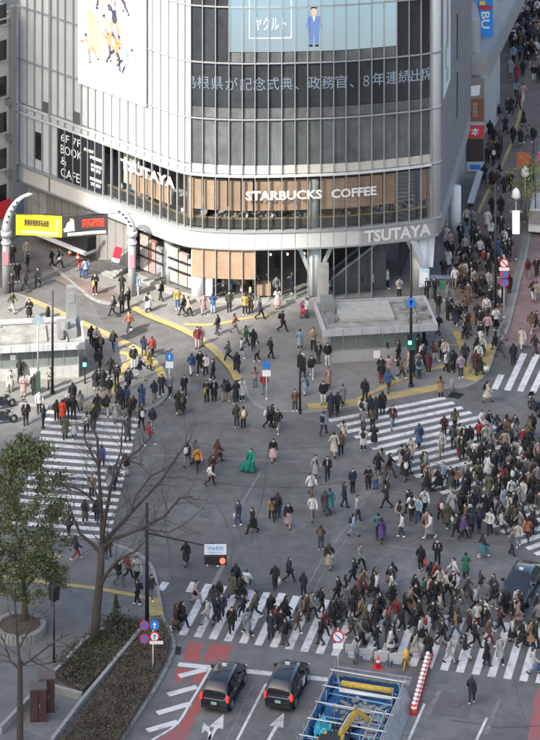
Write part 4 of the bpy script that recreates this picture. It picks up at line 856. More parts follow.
# tall bare tree
random.seed(5)
p0 = at(94,648); bt = thing('bare_tree', 'tall leafless tree spreading over the crossing beside the signal mast', 'tree', loc=(p0.x,p0.y,KH))
s_ = FPX/p0.y
def bpt(x, y, dy=0): return Vector(((x-94)/s_, dy, (648-y)/s_))
b = MB(); tips = []
b.tube([bpt(94,650), bpt(96,620), bpt(100,580), bpt(102,545)], [.32,.27,.23,.2], 12)
limbs = [[(102,545),(105,520),(112,480),(123,455),(140,440),(152,424)],[(102,545),(101,510),(98,470),(97,445),(88,428),(83,432)],[(101,560),(110,540),(130,520),(160,490),(178,465),(190,452)],
         [(102,550),(112,540),(140,527),(165,512),(180,492),(194,488)],[(101,555),(92,547),(80,538),(72,520),(66,505)],[(99,590),(106,575),(118,558),(135,548),(147,534)],
         [(112,480),(120,462),(121,440),(126,428)],[(98,470),(92,462),(84,452),(82,440)],[(105,520),(96,500),(86,488),(73,478),(66,483)],[(101,510),(92,497),(80,487)],[(123,455),(132,452),(146,446)],[(130,520),(135,505),(150,490),(165,488)],[(140,527),(152,525),(170,522),(186,508)]]
for li, lm in enumerate(limbs):
    dep = [-1.2,.6,.9,-.8,.3,-.6,1.4,.9,-.9,1.2,-1.5,1.2,-1.2][li]
    n = len(lm); base = .125 if li < 6 else .065
    pts = [bpt(x, y, dep*k/(n-1)*1.6+(0 if li < 6 else dep*.2)) for k, (x, y) in enumerate(lm)]
    b.tube(pts, [base*(1-.8*k/(n-1))+.012 for k in range(n)], 7, cap=False)
    for k in range(1, n):
        for j in range(3):
            d = (pts[k]-pts[k-1]).normalized(); sd_ = d.orthogonal(); sd_.rotate(Matrix.Rotation(random.uniform(0,6.3), 3, d))
            f = random.random(); branch(b, pts[k-1].lerp(pts[k], f), (d+sd_*.9+Vector((0,0,.15))).normalized(), random.uniform(.8,1.5), .026, 2, tips, .6, .1, 2, 3)
b.build('trunk', M_BARK2, bt, True)
# small bare tree close to the view
random.seed(9)
p0 = at(20,752); s_ = FPX/p0.y; t2 = thing('bare_tree', 'small leafless tree beside the brown boxes', 'tree', loc=(p0.x,p0.y,KH))
def cpt(x, y, dy=0): return Vector(((x-20)/s_, dy, (752-y)/s_))
b = MB()
for lm, r0, dep in (([(20,752),(20,700),(20,665)],.2,0),([(20,668),(17,640),(15,610),(10,590)],.09,.3),([(20,668),(30,662),(44,650),(56,640),(70,632)],.08,-.4),([(20,672),(10,664),(5,650),(0,640)],.07,.4),([(19,650),(28,635),(40,622),(55,610)],.06,.6),([(30,662),(40,664),(52,660)],.05,-.6),([(17,640),(28,628),(35,610)],.05,.2)):
    n = len(lm); pts = [cpt(x, y, dep*k/(n-1)) for k, (x, y) in enumerate(lm)]; b.tube(pts, [r0*(1-.7*k/(n-1)) if r0 < .15 else r0*(1-.15*k) for k in range(n)], 8, cap=False)
    if r0 < .15:
        for k in range(1, n):
            for j in range(2):
                d = (pts[k]-pts[k-1]).normalized(); sd_ = d.orthogonal(); sd_.rotate(Matrix.Rotation(random.uniform(0,6.3), 3, d)); branch(b, pts[k-1].lerp(pts[k], random.random()), (d+sd_*.8+Vector((0,0,.2))).normalized(), random.uniform(.6,1.1), .025, 1, tips, .5, .1, 1, 2)
b.build('trunk', M_BARK2, t2, True)
# thin yellow-green street trees by the side street
random.seed(21)
for px, py, ht, lb in ((521,222,5.0,'thin yellow-green tree beside the white lamp'),(535,232,5.5,'thin yellow-green tree below the pink flag')):
    p0 = at(px, py); o = thing('street_tree', lb, 'tree', loc=(p0.x,p0.y,KH)); b = MB(); b.tube([(0,0,0),(.05,0,ht*.5),(0,.05,ht*.95)], [.07,.05,.02], 6); b.build('trunk', M_BARK, o)
    b = MB()
    for k in range(26):
        c = Vector((random.gauss(0,.55), random.gauss(0,.55), random.uniform(ht*.35, ht*1.08)))
        for j in range(26): leaf(b, c+Vector((random.gauss(0,.2), random.gauss(0,.2), random.gauss(0,.18))), random.uniform(.06,.12))
    b.build('crown', M_LEAFY, o)
# round planter
pc = at(20,634); o = thing('round_planter', 'round stone planter ring at the foot of the bushy tree', 'planter', loc=(pc.x,pc.y,KH)); rr = 26/ (FPX/pc.y)*1.0
b = MB(); n = 36
ring = MB()
for k in range(n):
    a0 = 2*math.pi*k/n+.012; a1 = 2*math.pi*(k+1)/n-.012
    q = MB(); q.hexa([((rr+dr)*math.cos(a), (rr+dr)*math.sin(a), 0) for a, dr in ((a0,0),(a1,0),(a1,-.32),(a0,-.32))]+[((rr+dr)*math.cos(a), (rr+dr)*math.sin(a), .5+.01*(k % 2)) for a, dr in ((a0,0),(a1,0),(a1,-.32),(a0,-.32))]); q.build('stone', M_KERB, o)
q = MB(); q.tube([(0,0,.05),(0,0,.4)], rr-.33, 36); q.build('soil', mat('soil', (.095,.075,.058), .95, noise=.3, nscale=5), o)
# long planted beds
def bed(name, label, px, h=.28):
    o = thing(name, label, 'planting bed'); P = W2(px); b = MB(); b.prism([(p.x,p.y) for p in P], KH-.05, KH+h); ob_ = b.build('soil', MATS['soil'], o)
    bm = bmesh.new(); bm.from_mesh(ob_.data); bmesh.ops.triangulate(bm, faces=bm.faces); bmesh.ops.recalc_face_normals(bm, faces=bm.faces); bm.to_mesh(ob_.data); bm.free(); return o, P
bedA = [(137,640),(146,630),(110,620),(96,640),(70,655),(62,672),(58,682),(82,697)]; bedB = [(144,634),(162,628),(170,642),(165,664),(150,692),(112,756),(58,756)]
oA, PA = bed('planting_bed', 'bed of dark evergreen shrubs round the tall bare tree', bedA); oB, PB = bed('planting_bed', 'bed of brown dry ground cover along the road kerb', bedB)
def scatter(px, n, fn):
    xs_ = [p[0] for p in px]; ys_ = [p[1] for p in px]; k = 0
    while k < n:
        x = random.uniform(min(xs_), max(xs_)); y = random.uniform(min(ys_), max(ys_))
        if inpoly(x, y, px): fn(at(x, y)); k += 1
random.seed(3)
b = MB(); b2 = MB()
def clump(p, bb, hh, n, sz, sp):
    for k in range(n): leaf(bb, Vector((p.x+random.gauss(0,sp), p.y+random.gauss(0,sp), KH+.25+abs(random.gauss(0,hh)))), random.uniform(sz*.6, sz))
scatter(bedA, 230, lambda p: clump(p, b, random.choice((.04,.08,.2)), 24, .1, .24)); o = b.build('shrub_leaves', M_HEDGE, oA); o['kind'] = 'stuff'
b = MB(); scatter(bedB, 330, lambda p: clump(p, b, random.choice((.04,.07,.16)), 22, .09, .25)); o = b.build('ground_cover', M_DRY, oB); o['kind'] = 'stuff'
b = MB(); b = MB(); scatter(bedA, 80, lambda p: clump(p, b, .12, 26, .11, .25)); o = b.build('dry_stems', M_DRY, oA); o['kind'] = 'stuff'
b = MB(); scatter(bedB, 170, lambda p: clump(p, b, .14, 18, .09, .2)); o = b.build('green_ground_cover', M_HEDGE, oB); o['kind'] = 'stuff'
# young conifer at the head of the bed
pcf = at(116,630); o = thing('young_conifer', 'small upright conifer at the corner of the shrub bed', 'shrub', loc=(pcf.x,pcf.y,KH+.2)); b = MB(); b.tube([(0,0,0),(0,0,1.7)], [.05,.01], 6); b.build('trunk', M_BARK, o); b = MB()
for k in range(420): z = random.uniform(.15,1.8); r_ = (1.9-z)*.3*random.random(); a = random.uniform(0,6.3); leaf(b, Vector((r_*math.cos(a), r_*math.sin(a), z)), .1)
b.build('crown', M_HEDGE, o)
M_LKERB = mat('light_kerb', (.27,.265,.255), .8, noise=.2, nscale=4)
def wall_line(label, px, wd=.22, h=.42):
    o = thing('low_wall', label, 'kerb wall'); P = W2(px)
    for i in range(len(P)-1):
        n = max(1, int((P[i+1]-P[i]).length/1.0))
        for k in range(n):
            a = P[i].lerp(P[i+1], k/n); c = P[i].lerp(P[i+1], (k+1)/n); d = (c-a).normalized()*.015
            q = MB(); q.bar(a+d+Vector((0,0,KH+h/2)), c-d+Vector((0,0,KH+h/2)), wd, h); q.build('kerb_stone', M_LKERB, o)
wall_line('pale kerb wall dividing the green and brown beds', [(144,633),(112,672),(82,708),(52,748)])
wall_line('low kerb wall along the plaza side of the shrub bed', [(104,636),(84,648),(62,672),(40,694),(0,736)])
wall_line('short kerb wall behind the brown boxes', [(52,694),(82,702)])
sheet('box_plinth', [(20,730),(48,690),(82,703),(52,745)], KH+.012, mat('plinth_grey', (.16,.16,.158), .85, noise=.2), 'concrete plinth under the brown boxes')
for (px, py, wd, hh), lb in (((38,722,.85,1.9),'brown metal cabinet nearer the small bare tree'),((46.5,713,.85,2.0),'brown metal cabinet nearer the shrub bed')):
    p = at(px, py); o = thing('utility_cabinet', lb, 'cabinet', loc=(p.x,p.y,KH+.01), rz=.12); MB().box(-.46,.46,-.4,.4,.06,hh).build('body', mat('cabinet_brown', (.075,.035,.032), .5, noise=.15), o); MB().box(-.5,.5,-.44,.44,hh,hh+.08).build('lid', mat('cabinet_lid', (.11,.09,.08), .6), o); MB().box(-.02,.02,-.41,-.4,.15,hh-.1).build('door_seam', M_BLACK, o); MB().box(.06,.1,-.43,-.4,.9,1.1).build('handle', M_ALU, o); MB().box(-.44,.44,-.38,.38,0,.06).build('plinth', M_CONC, o)
# low rail posts by the bed
for k, (x, y) in enumerate(((73,668),(66,676),(85,655))):
    p = at(x, y); q = MB(); q.tube([(0,0,0),(0,0,.9)], .035, 8); q.ell((0,0,.93), (.05,.05,.05), 8, 5); tag(q.build('rail_post', M_DARKM, None, True, (p.x,p.y,KH)), ['thin black post at the plaza edge of the shrub bed, middle of three','thin black post at the plaza edge of the shrub bed, beside brown boxes','thin black post at the plaza edge of the shrub bed, beside bare tree'][k], 'post', 'thin posts by the bed')
# ---------------------------------------------------------------- roadworks
rw = thing('roadworks', 'fenced road excavation with blue sheets and steel shoring', 'roadworks')
wa = at(306,742); road_d = (at(266,684)-at(223,768)); road_d.z = 0; road_d.normalize(); rx = Vector((road_d.y,-road_d.x,0))
o0 = at(351,690)       # far end of the trench, kerb side
def rp(u, v, z=0): p = o0+rx*u-road_d*v; return Vector((p.x,p.y,z))  # u to the side, v towards the viewer
M_TARP = mat('blue_tarp', (.035,.13,.3), .5, noise=.35, nscale=3, bump=.8, bscale=5); M_PIPE = mat('pipe_steel', (.5,.51,.52), .35, .7); M_YP = streaks(mat('yellow_paint', (.55,.36,.06), .6, noise=.25, nscale=5), .35, 4); M_PLATE = mat('steel_plate', (.3,.31,.33), .5, .4, noise=.2, nscale=2)
UL, UR, VL = -.75, 3.35, 9.0
b = MB(); b.add([rp(UL,-.2,.012), rp(UR,-.2,.012), rp(UR,VL,.012), rp(UL,VL,.012)], [(3,2,1,0)]); b.build('trench_floor', mat('trench_dirt', (.055,.05,.047), .95, noise=.4, nscale=2.5), rw)
def tarp(u0, u1, v0, v1, z0, z1, n=14, amp=.18):
    b = MB(); vs = []; fs = []
    for i in range(n+1):
        for j in range(n+1):
            s, t_ = i/n, j/n; vs.append(rp(u0+(u1-u0)*s+random.uniform(-amp,amp)*.5, v0+(v1-v0)*t_+random.uniform(-amp,amp)*.5, z0+(z1-z0)*max(0,.5+.5*math.sin(s*7+t_*5))*random.uniform(.7,1)))
    for i in range(n):
        for j in range(n): fs.append((i*(n+1)+j, (i+1)*(n+1)+j, (i+1)*(n+1)+j+1, i*(n+1)+j+1))
    b.add(vs, fs); return b.build('tarpaulin', M_TARP, rw)
tarp(UL,1.2,.4,VL,.15,.75); tarp(.5,UR-.5,.6,5.5,.1,.5); 
def vtarp(pts, h):
    b = MB(); vs = []; fs = []; n = 30
    for i in range(n+1):
        f = i/n*(len(pts)-1); k = min(int(f), len(pts)-2); u = pts[k][0]+(pts[k+1][0]-pts[k][0])*(f-k); v = pts[k][1]+(pts[k+1][1]-pts[k][1])*(f-k)
        for j in range(5): vs.append(rp(u+.1*math.sin(i*1.9+j), v, .05+h*j/4-.08*abs(math.sin(i*.8))))
    for i in range(n):
        for j in range(4): fs.append((i*5+j,(i+1)*5+j,(i+1)*5+j+1,i*5+j+1))
    b.add(vs, fs); b.build('fence_sheet', M_TARP, rw)
vtarp([(UL-.15,.2),(UL-.1,VL)], 1.25); vtarp([(UL,0.15),(UR-.4,.15)], .8)
for k in range(6): q = MB(); q.tube([rp(UL-.35,.6+1.75*k,1.35), rp(UR+.1,.6+1.75*k,1.25)], .045, 8); q.build('cross_pipe', M_PIPE, rw)
for u in (UL-.2,UR):
    for k in range(7): q = MB(); q.tube([rp(u,.2+1.4*k,0), rp(u,.2+1.4*k,1.75 if u < 0 else 1.35)], .035, 8); q.build('scaffold_post', M_PIPE, rw)
    for z in (.7,1.3): q = MB(); q.tube([rp(u,0,z), rp(u,VL,z)], .03, 8); q.build('scaffold_rail', M_PIPE, rw)
for v, z, m_, r_ in ((1.25,1.0,M_YP,.17),(1.75,.85,M_SIGNW,.09)): q = MB(); q.tube([rp(UL+.5,v,z), rp(UR-.5,v,z)], r_, 12); q.build('shoring_beam', m_, rw, True)
for v in (.1,.5): q = MB(); q.bar(rp(UL-.1,v,1.2), rp(UR+.3,v,1.2), .14, .2); q.build('steel_beam', M_PLATE, rw)
b = MB(); b.hexa([rp(UR-.1,.6,.02), rp(UR+.55,.6,.02), rp(UR+.55,VL,.02), rp(UR-.1,VL,.02), rp(UR-.1,.6,.95), rp(UR+.05,.6,.95), rp(UR+.05,VL,.95), rp(UR-.1,VL,.95)]); b.build('barrier_plate', M_PLATE, rw)
for k in range(14): q = MB(); q.bar(rp(UR-1.0,3.6+.36*k,1.1), rp(UR-.4,3.6+.36*k,1.1), .06, .06); q.build('ladder_rung', M_PIPE, rw)
for u in (UR-1.0,UR-.4): q = MB(); q.bar(rp(u,3.4,1.1), rp(u,8.8,1.1), .07, .1); q.build('ladder_rail', M_PIPE, rw)
b = MB()
for k in range(40): c = rp(random.gauss(1.3,.5), random.gauss(2.9,.5), .35+random.random()*.35); b.ell(c, (random.uniform(.1,.25),random.uniform(.1,.25),random.uniform(.08,.2)), 6, 4)
o = b.build('rubble', mat('rubble_grey', (.24,.23,.22), .9, noise=.3, nscale=4), rw); o['kind'] = 'stuff'
random.seed(33)
M_LBLUE = mat('pale_blue_steel', (.2,.38,.5), .45, noise=.15)
for k in range(22):
    u = random.choice((UL-.2+.1*random.random(), UL+.4, UR-.5, random.uniform(UL,UR))); v_ = random.uniform(.3,8.6); q = MB(); q.tube([rp(u,v_,.1), rp(u+random.uniform(-.15,.15),v_+random.uniform(-.2,.2),random.uniform(1.0,1.7))], random.uniform(.025,.05), 6); q.build('steel_prop', random.choice((M_LBLUE, M_PIPE, M_LBLUE)), rw)
for k in range(7): q = MB(); q.tube([rp(UL-.1,.9+1.2*k,.8), rp(UR-.3,1.3+1.15*k,.85)], .035, 6); q.build('brace_pipe', random.choice((M_LBLUE, M_PIPE)), rw)
for k in range(16):
    u = random.uniform(UL+.2,UR-.6); v_ = random.uniform(.8,8); a_ = random.uniform(-1,1); q = MB(); q.bar(rp(u,v_,.35+.3*random.random()), rp(u+random.uniform(.6,1.5)*math.cos(a_),v_+random.uniform(.6,1.5)*math.sin(a_),.4+.3*random.random()), random.uniform(.1,.3), random.uniform(.04,.1)); q.build('loose_board', random.choice((M_PLATE, M_CONC, mat('old_timber',(.2,.14,.09),.8,noise=.2), M_PIPE)), rw)
b = MB()
for k in range(7): b.tube([rp(-.2+.25*k,3.6+random.random(),.5), rp(.1+.2*k,5.4+random.random(),.9), rp(.4+.2*k,7.2,.4)], .07, 8)
b.build('black_hoses', M_BLACK, rw, True)
ex = thing('mini_excavator', 'yellow mini excavator with bent arm in the trench', 'excavator', loc=rp(.7,7.2,0.02), rz=math.atan2(road_d.y, road_d.x))
q = MB(); q.box(-.9,.5,-.6,.6,.75,1.2); q.box(-.95,-.3,-.62,.62,1.2,1.5); q.build('body', M_YP, ex); 
for y_ in (-.62,.62):
    q = MB(); q.box(-.8,.8,y_-.18,y_+.18,.12,.55); q.tube([(-.8,y_-.18,.34),(-.8,y_+.18,.34)], .22, 12); q.tube([(.8,y_-.18,.34),(.8,y_+.18,.34)], .22, 12); q.build('track', M_BLACK, ex)
MB().box(-.4,.4,-.4,.4,.5,.75).build('turntable', M_DARKM, ex); MB().box(-.35,.2,-.25,.3,1.2,1.45).build('seat', M_BLACK, ex)
q = MB(); q.bar((.45,-.3,1.1),(1.7,-1.0,2.0),.2,.32); q.build('boom', M_YP, ex); q = MB(); q.bar((1.65,-1.0,2.0),(2.6,-1.5,1.0),.17,.26); q.build('dipper_arm', M_YP, ex)
q = MB(); q.hexa([(2.4,-1.75,.4),(2.9,-1.75,.55),(2.9,-1.25,.55),(2.4,-1.25,.4),(2.45,-1.75,.95),(2.75,-1.75,1.0),(2.75,-1.25,1.0),(2.45,-1.25,.95)]); q.build('bucket', M_PLATE, ex)
MB().box(-.92,-.35,-.58,.58,1.5,1.56).build('engine_cover', M_DARKM, ex); q = MB(); q.bar((.5,-.3,1.35),(1.3,-.75,2.0),.07,.07); q.build('hydraulic_ram', M_PIPE, ex); q = MB(); q.tube([(.3,-.2,1.3),(.9,-.6,2.1),(1.6,-1.0,2.15),(2.3,-1.35,1.5)], .025, 6); q.build('hydraulic_hose', M_BLACK, ex)
_t = M_TARP; M_TARP = mat('cyan_sheet', (.04,.36,.46), .5, noise=.3, nscale=4); tarp(-.55,.35,5.2,7.0,.7,1.25,8); M_TARP = mat('pale_sheet', (.3,.36,.42), .5, noise=.3, nscale=4); tarp(1.2,2.1,3.2,4.6,.35,.8,8); M_TARP = _t
# far-end barriers, cones, stacked red and white poles
for k, (x, y) in enumerate(((352,657),(366,661),(381,664),(396,666))):
    p = at(x, y); o = thing('barrier', 'white road barrier with stepped feet, %s of four behind the trench' % ['first from the red-ringed sign','second from the red-ringed sign','third from the red-ringed sign','fourth from the red-ringed sign'][k], 'barrier', 'white barriers at the roadworks', loc=(p.x,p.y,0), rz=-.1)
    MB().box(-.4,.4,-.05,.05,.3,.72).build('panel', mat('dull_white', (.42,.42,.42), .6, noise=.2, nscale=4), o); MB().box(-.4,-.32,-.2,.2,0,.3).build('foot', M_METAL, o); MB().box(.32,.4,-.2,.2,0,.3).build('foot', M_METAL, o); MB().box(-.4,.4,-.056,-.05,.45,.6).build('stripe', mat('barrier_grey', (.45,.46,.47), .5), o)
for (x, y), lb, c in (((378,668),'red cone with white band standing on the trench edge','cone_red'),):
    p = at(x, y); o = thing('traffic_cone', lb, 'cone', loc=(p.x,p.y,0)); mc = mat(c, (.68,.04,.04), .5); q = MB(); q.tube([(0,0,.05),(0,0,.75)], [.15,.04], 12); q.build('body', mc, o, True); MB().box(-.25,.25,-.25,.25,0,.05).build('base', mc, o); q = MB(); q.tube([(0,0,.36),(0,0,.48)], [.125,.1], 12); q.build('reflective_band', M_SIGNW, o)
p = at(406,668); o = thing('pump', 'yellow pump unit on frame at the trench corner', 'pump', loc=(p.x,p.y,0)); q = MB(); q.tube([(0,0,.4),(0,0,1.0)], [.15,.17], 12); q.build('tank', M_YP, o, True); q = MB(); q.tube([(0,0,1.0),(0,0,1.1)], [.17,.1], 12); q.build('cap', M_YP, o)
for a in range(3): q = MB(); q.bar((0,0,.6),(.35*math.cos(2.1*a),.35*math.sin(2.1*a),0),.07,.07); q.build('leg', M_YP, o)
pA = at(430,656); pB = at(414,714)
for k in range(15):
    f = k/14; p = pA.lerp(pB, f); q = MB(); q.tube([(0,0,0),(0,0,.62)], [.2,.13], 12); o = thing('delineator', 'red and white delineator post number %s along the roadworks' % 'one two three four five six seven eight nine ten eleven twelve thirteen fourteen fifteen'.split()[k], 'delineator', 'row of red and white delineators', loc=(p.x,p.y,0)); o['label'] = 'red and white delineator beside the trench, %s from the zebra crossing' % 'first second third fourth fifth sixth seventh eighth ninth tenth eleventh twelfth thirteenth fourteenth fifteenth'.split()[k]
    me_b = q.build('post', mat('delin_red', (.7,.06,.04), .5), o, True); q = MB(); q.tube([(0,0,.36),(0,0,.47)], [.18,.165], 12); q.build('reflective_band', M_SIGNW, o); q = MB(); q.tube([(0,0,.62),(0,0,.7)], [.14,.1], 12); q.build('cap', M_SIGNW, o)
# ---------------------------------------------------------------- vehicles
def car(name, label, p, head, paint_, kind='taxi', L_=4.35, W_=1.72, H_=1.72):
    """x forward from the rear bumper, y across"""
    o = thing(name, label, 'car', loc=(p.x,p.y,0), rz=math.atan2(head.y, head.x))
    if kind == 'taxi':
        stn = [(0,.36,.80,.84,.80,.70),(.06,.26,.95,1.0,.84,.72),(.16,.2,1.0,1.28,.85,.68),(.55,.2,1.0,1.66,.86,.60),(1.2,.2,.98,H_,.86,.60),(2.2,.2,.97,H_-.01,.86,.60),(2.75,.2,.97,1.60,.86,.58),(3.35,.2,.98,1.06,.86,.72),(3.9,.2,.86,.97,.84,.70),(4.22,.24,.70,.82,.78,.62),(L_,.34,.58,.62,.66,.55)]
    else:
        stn = [(0,.36,.72,.78,.78,.66),(.08,.26,.85,.95,.84,.7),(.7,.2,.92,1.02,.87,.72),(1.15,.2,.92,1.34,.88,.58),(1.7,.2,.9,1.46,.88,.58),(2.5,.2,.9,1.45,.88,.58),(3.3,.2,.9,1.0,.88,.72),(4.0,.2,.8,.9,.86,.74),(4.45,.24,.66,.76,.8,.66),(4.7,.34,.55,.6,.66,.55)]
    vs = []; n = 10
    for x, zl, zb, zt, wb, wt in stn:
        zm = zl+(zb-zl)*.55
        vs += [(x,-wb*.88,zl),(x,-wb,zm),(x,-wb*.985,zb),(x,-wt*1.06,zb+(zt-zb)*.88),(x,-wt*.8,zt),(x,wt*.8,zt),(x,wt*1.06,zb+(zt-zb)*.88),(x,wb*.985,zb),(x,wb,zm),(x,wb*.88,zl)]
    fs = []
    for i in range(len(stn)-1):
        for k in range(n): fs.append((i*n+k, (i+1)*n+k, (i+1)*n+(k+1) % n, i*n+(k+1) % n))
    fs += [tuple(range(n)), tuple(range(len(stn)*n-1, (len(stn)-1)*n-1, -1))]
    b = MB(); b.add(vs, fs); body = b.build('body', paint_, o)
    bm = bmesh.new(); bm.from_mesh(body.data); bmesh.ops.recalc_face_normals(bm, faces=bm.faces); bm.to_mesh(body.data); bm.free()
    md = body.modifiers.new('soft', 'BEVEL'); md.width = .035; md.segments = 2; md.limit_method = 'ANGLE'; md.angle_limit = R(18)
    body.data.polygons.foreach_set('use_smooth', [True]*len(body.data.polygons))
    def row(i, k): return Vector(vs[i*n+k])
    def pane(ids, nm, off, inset=.06):
        P = [row(i, k) for i, k in ids]; c = sum(P, Vector())/len(P); nn = (P[1]-P[0]).cross(P[-1]-P[0]).normalized()
        if nn.dot(c-Vector((L_/2,0,.8))) < 0: nn = -nn
        Q = [q_.lerp(c, inset)+nn*off for q_ in P]; q = MB(); q.add(Q+[v_-nn*.03 for v_ in Q], [tuple(range(len(Q)))]+[(a_, (a_+1) % len(Q), len(Q)+(a_+1) % len(Q), len(Q)+a_) for a_ in range(len(Q))]); return q.build(nm, M_CARGLASS, o)
    if kind == 'taxi':
        gl0, gl1, rear, wind = 3, 6, (2,3), (6,7)
        for k0, k1 in ((2,3),(7,6)):
            for i in (2,3,4,5): pane([(i,k0),(i+1,k0),(i+1,k1),(i,k1)], 'side_window', .012, .09)
        pane([(2,3),(2,6),(3,6),(3,3)], 'rear_window', .012, .06); pane([(6,3),(6,6),(7,6),(7,3)], 'windscreen', .012, .06); pane([(1,3),(1,6),(2,6),(2,3)], 'rear_window', .01, .1)
    else:
        for k0, k1 in ((2,3),(7,6)):
            for i in (2,3,4,5): pane([(i,k0),(i+1,k0),(i+1,k1),(i,k1)], 'side_window', .012, .09)
        pane([(2,3),(2,6),(3,6),(3,3)], 'rear_window', .012, .06); pane([(5,3),(5,6),(6,6),(6,3)], 'windscreen', .012, .05)
    wl = (.75,3.5) if kind == 'taxi' else (.85,3.7)
    for x_ in wl:
        for s in (-1,1):
            q = MB(); q.tube([(x_,s*.62,.31),(x_,s*.875,.31)], .31, 20); wh = q.build('wheel', M_BLACK, o); q = MB(); q.tube([(x_,s*.876,.31),(x_,s*.885,.31)], .2, 14); q.build('rim', M_ALU, wh)
            q = MB(); q.tube([(x_,s*.80,.33),(x_,s*.868,.33)], .37, 20); q.build('wheel_arch', M_BLACK, o)
    tl = mat('tail_light', (.5,.02,.02), .25, emit=(1,.05,.03), estr=.45)
    for s in (-1,1):
        MB().box(.0,.14,s*.78-.06,s*.78+.06,.76,1.1 if kind == 'taxi' else .86).build('tail_light', tl if kind == 'taxi' else M_SIGNR, o)
        x1 = stn[-2][0]; MB().box(x1-.12,x1+.06,s*.62-.13,s*.62+.13,.62,.76).build('headlight', M_SIGNW, o)
        MB().box((2.95 if kind == 'taxi' else 3.0),(3.1 if kind == 'taxi' else 3.15),s*.98-.1,s*.98+.1,1.0,1.16).build('mirror', paint_, o)
        for xs_ in ((1.25,2.2) if kind == 'taxi' else (1.5,2.45)): MB().box(xs_,xs_+.2,s*.86-.02,s*.86+.02,.86,.9).build('door_handle', M_ALU, o)
        for xs_ in (1.1,2.05,2.95): MB().box(xs_,xs_+.015,s*.862-.008,s*.862+.008,.35,.95).build('door_seam', M_BLACK, o)
        MB().box(.9,3.3,s*.83-.04,s*.83+.04,.2,.28).build('side_skirt', M_DARKM, o)
    MB().box(-.04,.08,-.78,.78,.33,.5).build('rear_bumper', M_DARKM if kind == 'taxi' else paint_, o); MB().box(L_-.12 if kind == 'taxi' else 4.58,L_+.02 if kind == 'taxi' else 4.72,-.6,.6,.3,.44).build('front_bumper', M_DARKM, o)
    MB().box(-.055,-.035,-.17,.17,.58,.75).build('number_plate', mat('plate_green', (.25,.4,.3), .5), o)
    if kind == 'taxi': MB().box(-.03,.0,-.6,.6,.86,.9).build('chrome_strip', M_ALU, o)
    else: MB().box(4.6,4.74,-.45,.45,.5,.62).build('grille', M_ALU, o)
    lamp = MB(); lx = 2.05 if kind == 'taxi' else 2.2; lamp.box(lx,lx+.13,-.13,.13,(H_ if kind == 'taxi' else 1.45)-.02,(H_ if kind == 'taxi' else 1.45)+.11); lamp.build('roof_lamp', mat('roof_lamp_white', (.5,.55,.65), .3), o)
    return o
M_TAXI = mat('taxi_black', (.012,.013,.02), .18, coat=.6); M_NAVY = mat('car_navy', (.012,.015,.026), .2, coat=.7)
hd = road_d
c_ = at(214,714.5); car('taxi', 'black taxi with lit tail lamps beside the red hatched lane', Vector((c_.x,c_.y,0)), hd, M_TAXI)
c_ = at(278,713); t2x = car('taxi', 'black taxi with white side sticker beside the roadworks', Vector((c_.x,c_.y,0)), hd, M_TAXI); MB().box(2.3,2.75,-.885,-.868,.45,.85).build('door_sticker', M_SIGNW, t2x)
hd2 = (at(511,611)-at(538,556)); hd2.z = 0; hd2.normalize(); c_ = at(512,612)-hd2*4.7; car('sedan', 'dark blue sedan waiting at the end of the near crossing', Vector((c_.x,c_.y,0)), hd2, M_NAVY, 'sedan', 4.7)
c_ = at(556,447); car('sedan', 'dark car nose at the picture edge behind the dense crowd', Vector((c_.x+3.6,c_.y+1.2,0)), Vector((-1,-.25,0)), M_TAXI, 'sedan', 4.7)
hv = (at(500,330)-at(520,250)); hv.z = 0; hv.normalize(); c_ = at(541,236); vn = thing('van', 'white van with red stripe at the edge of the side street', 'van', loc=(c_.x+.55,c_.y+4.2,0), rz=math.atan2(hv.y, hv.x))
q = MB(); q.hexa([(0,-.9,.3),(4.4,-.88,.3),(4.4,.88,.3),(0,.9,.3),(0,-.85,2.0),(3.6,-.8,1.95),(3.6,.8,1.95),(0,.85,2.0)]); bd = q.build('body', mat('van_white', (.45,.45,.45), .3), vn); md = bd.modifiers.new('soft','BEVEL'); md.width = .12; md.segments = 3
MB().box(.2,4.2,-.93,-.9,.75,1.0).build('side_stripe', M_SIGNR, vn); MB().box(.6,3.2,-.9,-.86,1.25,1.75).build('side_window', M_CARGLASS, vn); q = MB(); q.add([(4.36,-.75,1.05),(4.36,.75,1.05),(3.72,.7,1.85),(3.72,-.7,1.85)], [(0,1,2,3)]); w_ = q.build('windscreen', M_CARGLASS, vn); w_.location = (.06,0,.03)
for x_ in (.8,3.5):
    for s in (-1,1): q = MB(); q.tube([(x_,s*.7,.32),(x_,s*.93,.32)], .32, 16); q.build('wheel', M_BLACK, vn)
